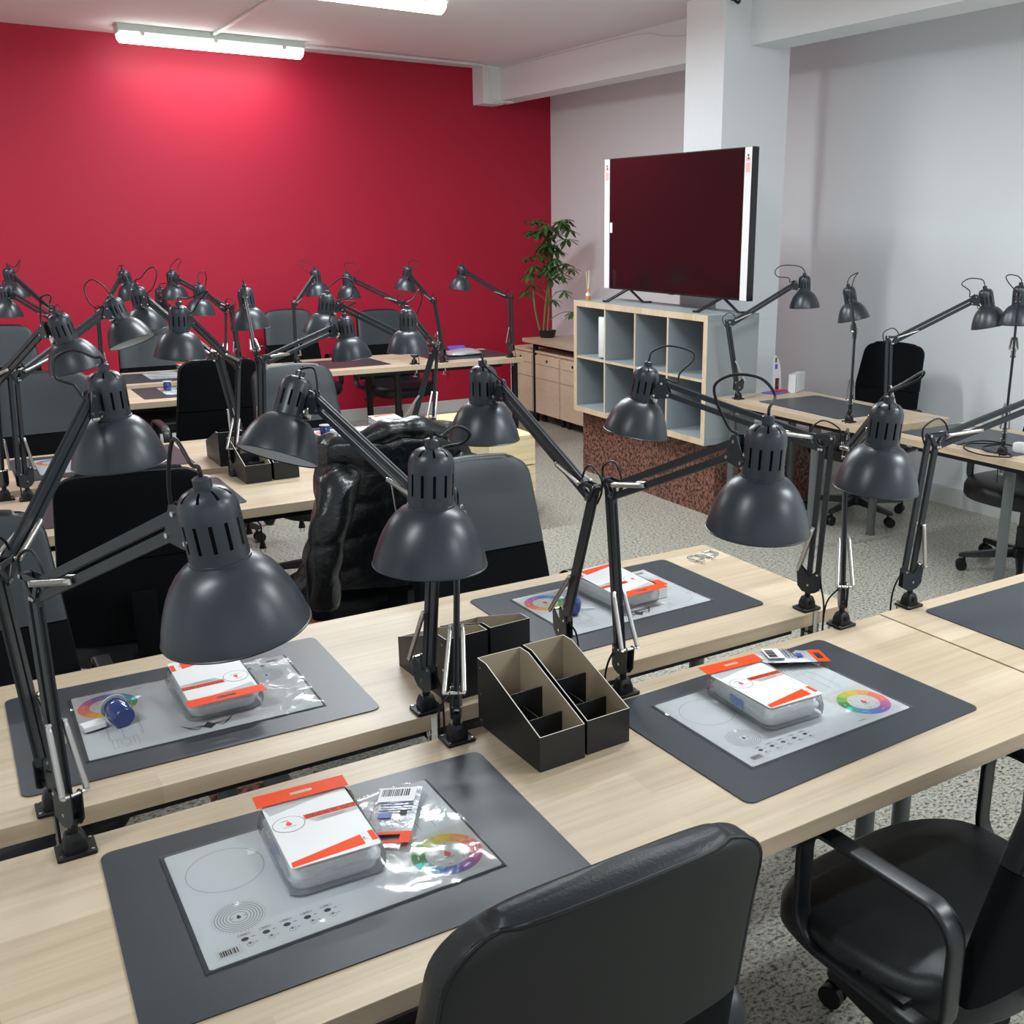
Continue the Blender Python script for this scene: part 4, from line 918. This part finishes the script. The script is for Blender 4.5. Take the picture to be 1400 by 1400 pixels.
drawers(8.06,8.47,'beech drawer unit with a black lock, leftmost, nearest the red wall')
drawers(7.58,8.00,'beech drawer unit with a black lock, middle of the row')
drawers(7.15,7.57,'beech drawer unit partly behind the grey shelf unit')
# ---------------------------------------------------------------- plant
def plant():
    t=thing('umbrella_plant','tall thin umbrella plant with drooping leaf clusters in a black pot in the corner','plant',(4.66,8.06,DZ)); rnd=random.Random(21)
    MB().lathe([(.0,0),(.060,0),(.066,.01),(.078,.060),(.082,.064),(.076,.064),(.072,.056),(0,.056)],24).obj('pot','potm',t,35)
    MB().lathe([(0,.058),(.073,.056)],20).obj('soil','soil',t)
    stems=[[(0,0,.06),(.02,.0,.3),(.0,-.03,.55),(.03,-.02,.78),(.02,0,.98)],[(-.03,.02,.06),(.0,.03,.28),(.03,.02,.5),(.06,0,.72)],[(-.05,.05,.06),(-.07,.10,.25),(-.05,.16,.42)]]
    for s_ in stems: MB().tube(cr(s_,6),.009,7).obj('stem','stem',t,60)
    def leaflet(mb,o,az,dr,L):
        h=Vector((math.cos(az),math.sin(az),0)); s_=Vector((-h.y,h.x,0)); pts=[]
        for u,w_ in((0.12,.03),(.3,.55),(.55,1),(.8,.8),(1,.05)):
            p=o+h*(L*u)*math.cos(dr)-Vector((0,0,1))*(L*u)*math.sin(dr)*(1+.3*u); pts.append((p,w_*L*.17))
        vs=[];fs=[]
        for p,w_ in pts: vs+=[p+s_*w_+Vector((0,0,.004)),p,p-s_*w_+Vector((0,0,.004))]
        for i in range(4): a=i*3; fs+=[(a,a+1,a+4,a+3),(a+1,a+2,a+5,a+4)]
        mb.add(vs,fs)
    spots=[]
    for k in range(44):
        z=rnd.uniform(.50,1.02); r_=rnd.uniform(.04,.20)*(1 if z>.55 else .8); a=rnd.uniform(0,6.28); spots.append((r_*math.cos(a)+.02,r_*math.sin(a)-.03,z))
    spots+=[(.06,-.20,.42),(.10,-.28,.24),(-.04,.20,.46),(.0,-.12,.34),(-.08,.24,.40)]
    for x,y,z in spots:
        c=Vector((x,y,z)); m=MB(); b=Vector((.02,0,max(.15,z-.10))); m.tube(cr([b,(b+c)/2+Vector((0,0,.03)),c],4),.003,5,1)
        n=rnd.choice((7,8)); a0=rnd.uniform(0,6); L=rnd.uniform(.085,.115)
        for k in range(n): leaflet(m,c,a0+2*math.pi*k/n,rnd.uniform(.15,.75),L)
        m.obj('leaf_cluster',['leaf','stem'],t,60)
plant()
# ---------------------------------------------------------------- crate and small things
def crate():
    t=thing('pine_crate','pale pine crate standing on the floor behind the jacket','crate',(2.77,5.66,0)); W,D,H=.30,.90,.50
    for sx in(-1,1): 
        for k in range(3): MB().box((sx*(W/2-.009),0,.085+.168*k),(.018,D,.160)).obj('plank','pine',t,0)
    for sy in(-1,1):
        for k in range(3): MB().box((0,sy*(D/2-.009),.085+.168*k),(W-.038,.018,.160)).obj('plank','pine',t,0)
    MB().box((0,0,H+.009),(W+.004,D+.004,.018)).obj('lid','pine',t,0); MB().box((0,0,.02),(W-.04,D-.04,.018)).obj('bottom','pine',t,0)
crate()
t=thing('power_strip','white power strip with orange plugs on the desk by the white wall','power strip',(4.03,2.62,DZ+.0035),math.radians(97))
MB().prism(rr(.30,.055,.02,5),0,.040,0,None,.005).obj('housing','paperw',t,40)
for x in(-.045,.06): MB().prism(rr(.045,.038,.01,4),.036,.058,0,TR(x,0,0),.003).obj('plug','orange',t,40)
MB().tube(cr([(.15,0,.02),(.20,0,.02),(.26,.06,.008),(.20,.14,.006),(.10,.12,.006),(.08,.18,.006),(.18,.22,.006),(.30,.16,.006),(.34,.04,.006),(.27,-.03,.008),(.2,.02,.03),(.26,.10,.04),(.36,.12,.008)],6),.0035,7).obj('cable','dark',t,60)
tag(MB().prism(rr(.20,.11,.004,2),0,.004,0,RZ(.2)).box((.05,0,.0055),(.05,.1,.003),1,RZ(.2)).obj('flyer',['purple','orange'],None,0,(4.27,4.60,DZ+.0005)),'flat purple and orange flyer on the desk by the pillar','flyer')
tag(MB().prism([(-.015,-.085),(.055,-.085),(.0,-.085),(.055,-.085)][:2]+[(.035,.05),(.02,.10),(-.005,.13),(-.02,.10),(-.02,.0)],-.004,.004,0,Matrix.Rotation(math.pi/2,4,'X')).box((.012,-.0045,-.045),(.030,.001,.07),1).box((.0,-.0045,.06),(.02,.001,.03),2).box((-.004,-.0045,.10),(.014,.001,.03),1).obj('cut_out_card',['paperw','granite','purple'],None,0,(4.29,4.655,DZ+.0885)),'small upright cut-out card with dark red and purple print beside the pillar','card')
t=thing('paper_stack','white folded paper box standing by the wall behind the bare pad','paper',(4.40,4.585,DZ+.0005),.5)
MB().box((0,0,.055),(.17,.045,.11)).obj('box','paperw',t,0); MB().box((.0,-.027,.06),(.155,.003,.115)).obj('sheet','paperw',t,0)
t=thing('crumpled_bag','crumpled white and purple plastic bag on the last row right desk','bag',(3.44,7.24,DZ+.004)); rnd=random.Random(2)
m=MB(); rg=[]
for z,k in((0,.8),(.008,1),(.025,.85),(.04,.5),(.045,.15)): rg.append([(x*(1+rnd.uniform(-.12,.12)),y*(1+rnd.uniform(-.12,.12)),z+rnd.uniform(0,.006)) for x,y in sq(20,.8,.15*k,.09*k)])
m.loft(rg); m.obj('pouch','silver',t,70); MB().box((-.03,.06,.05),(.14,.05,.008),0,None,Matrix.Rotation(.4,3,'X')).obj('flap','purple',t,0)
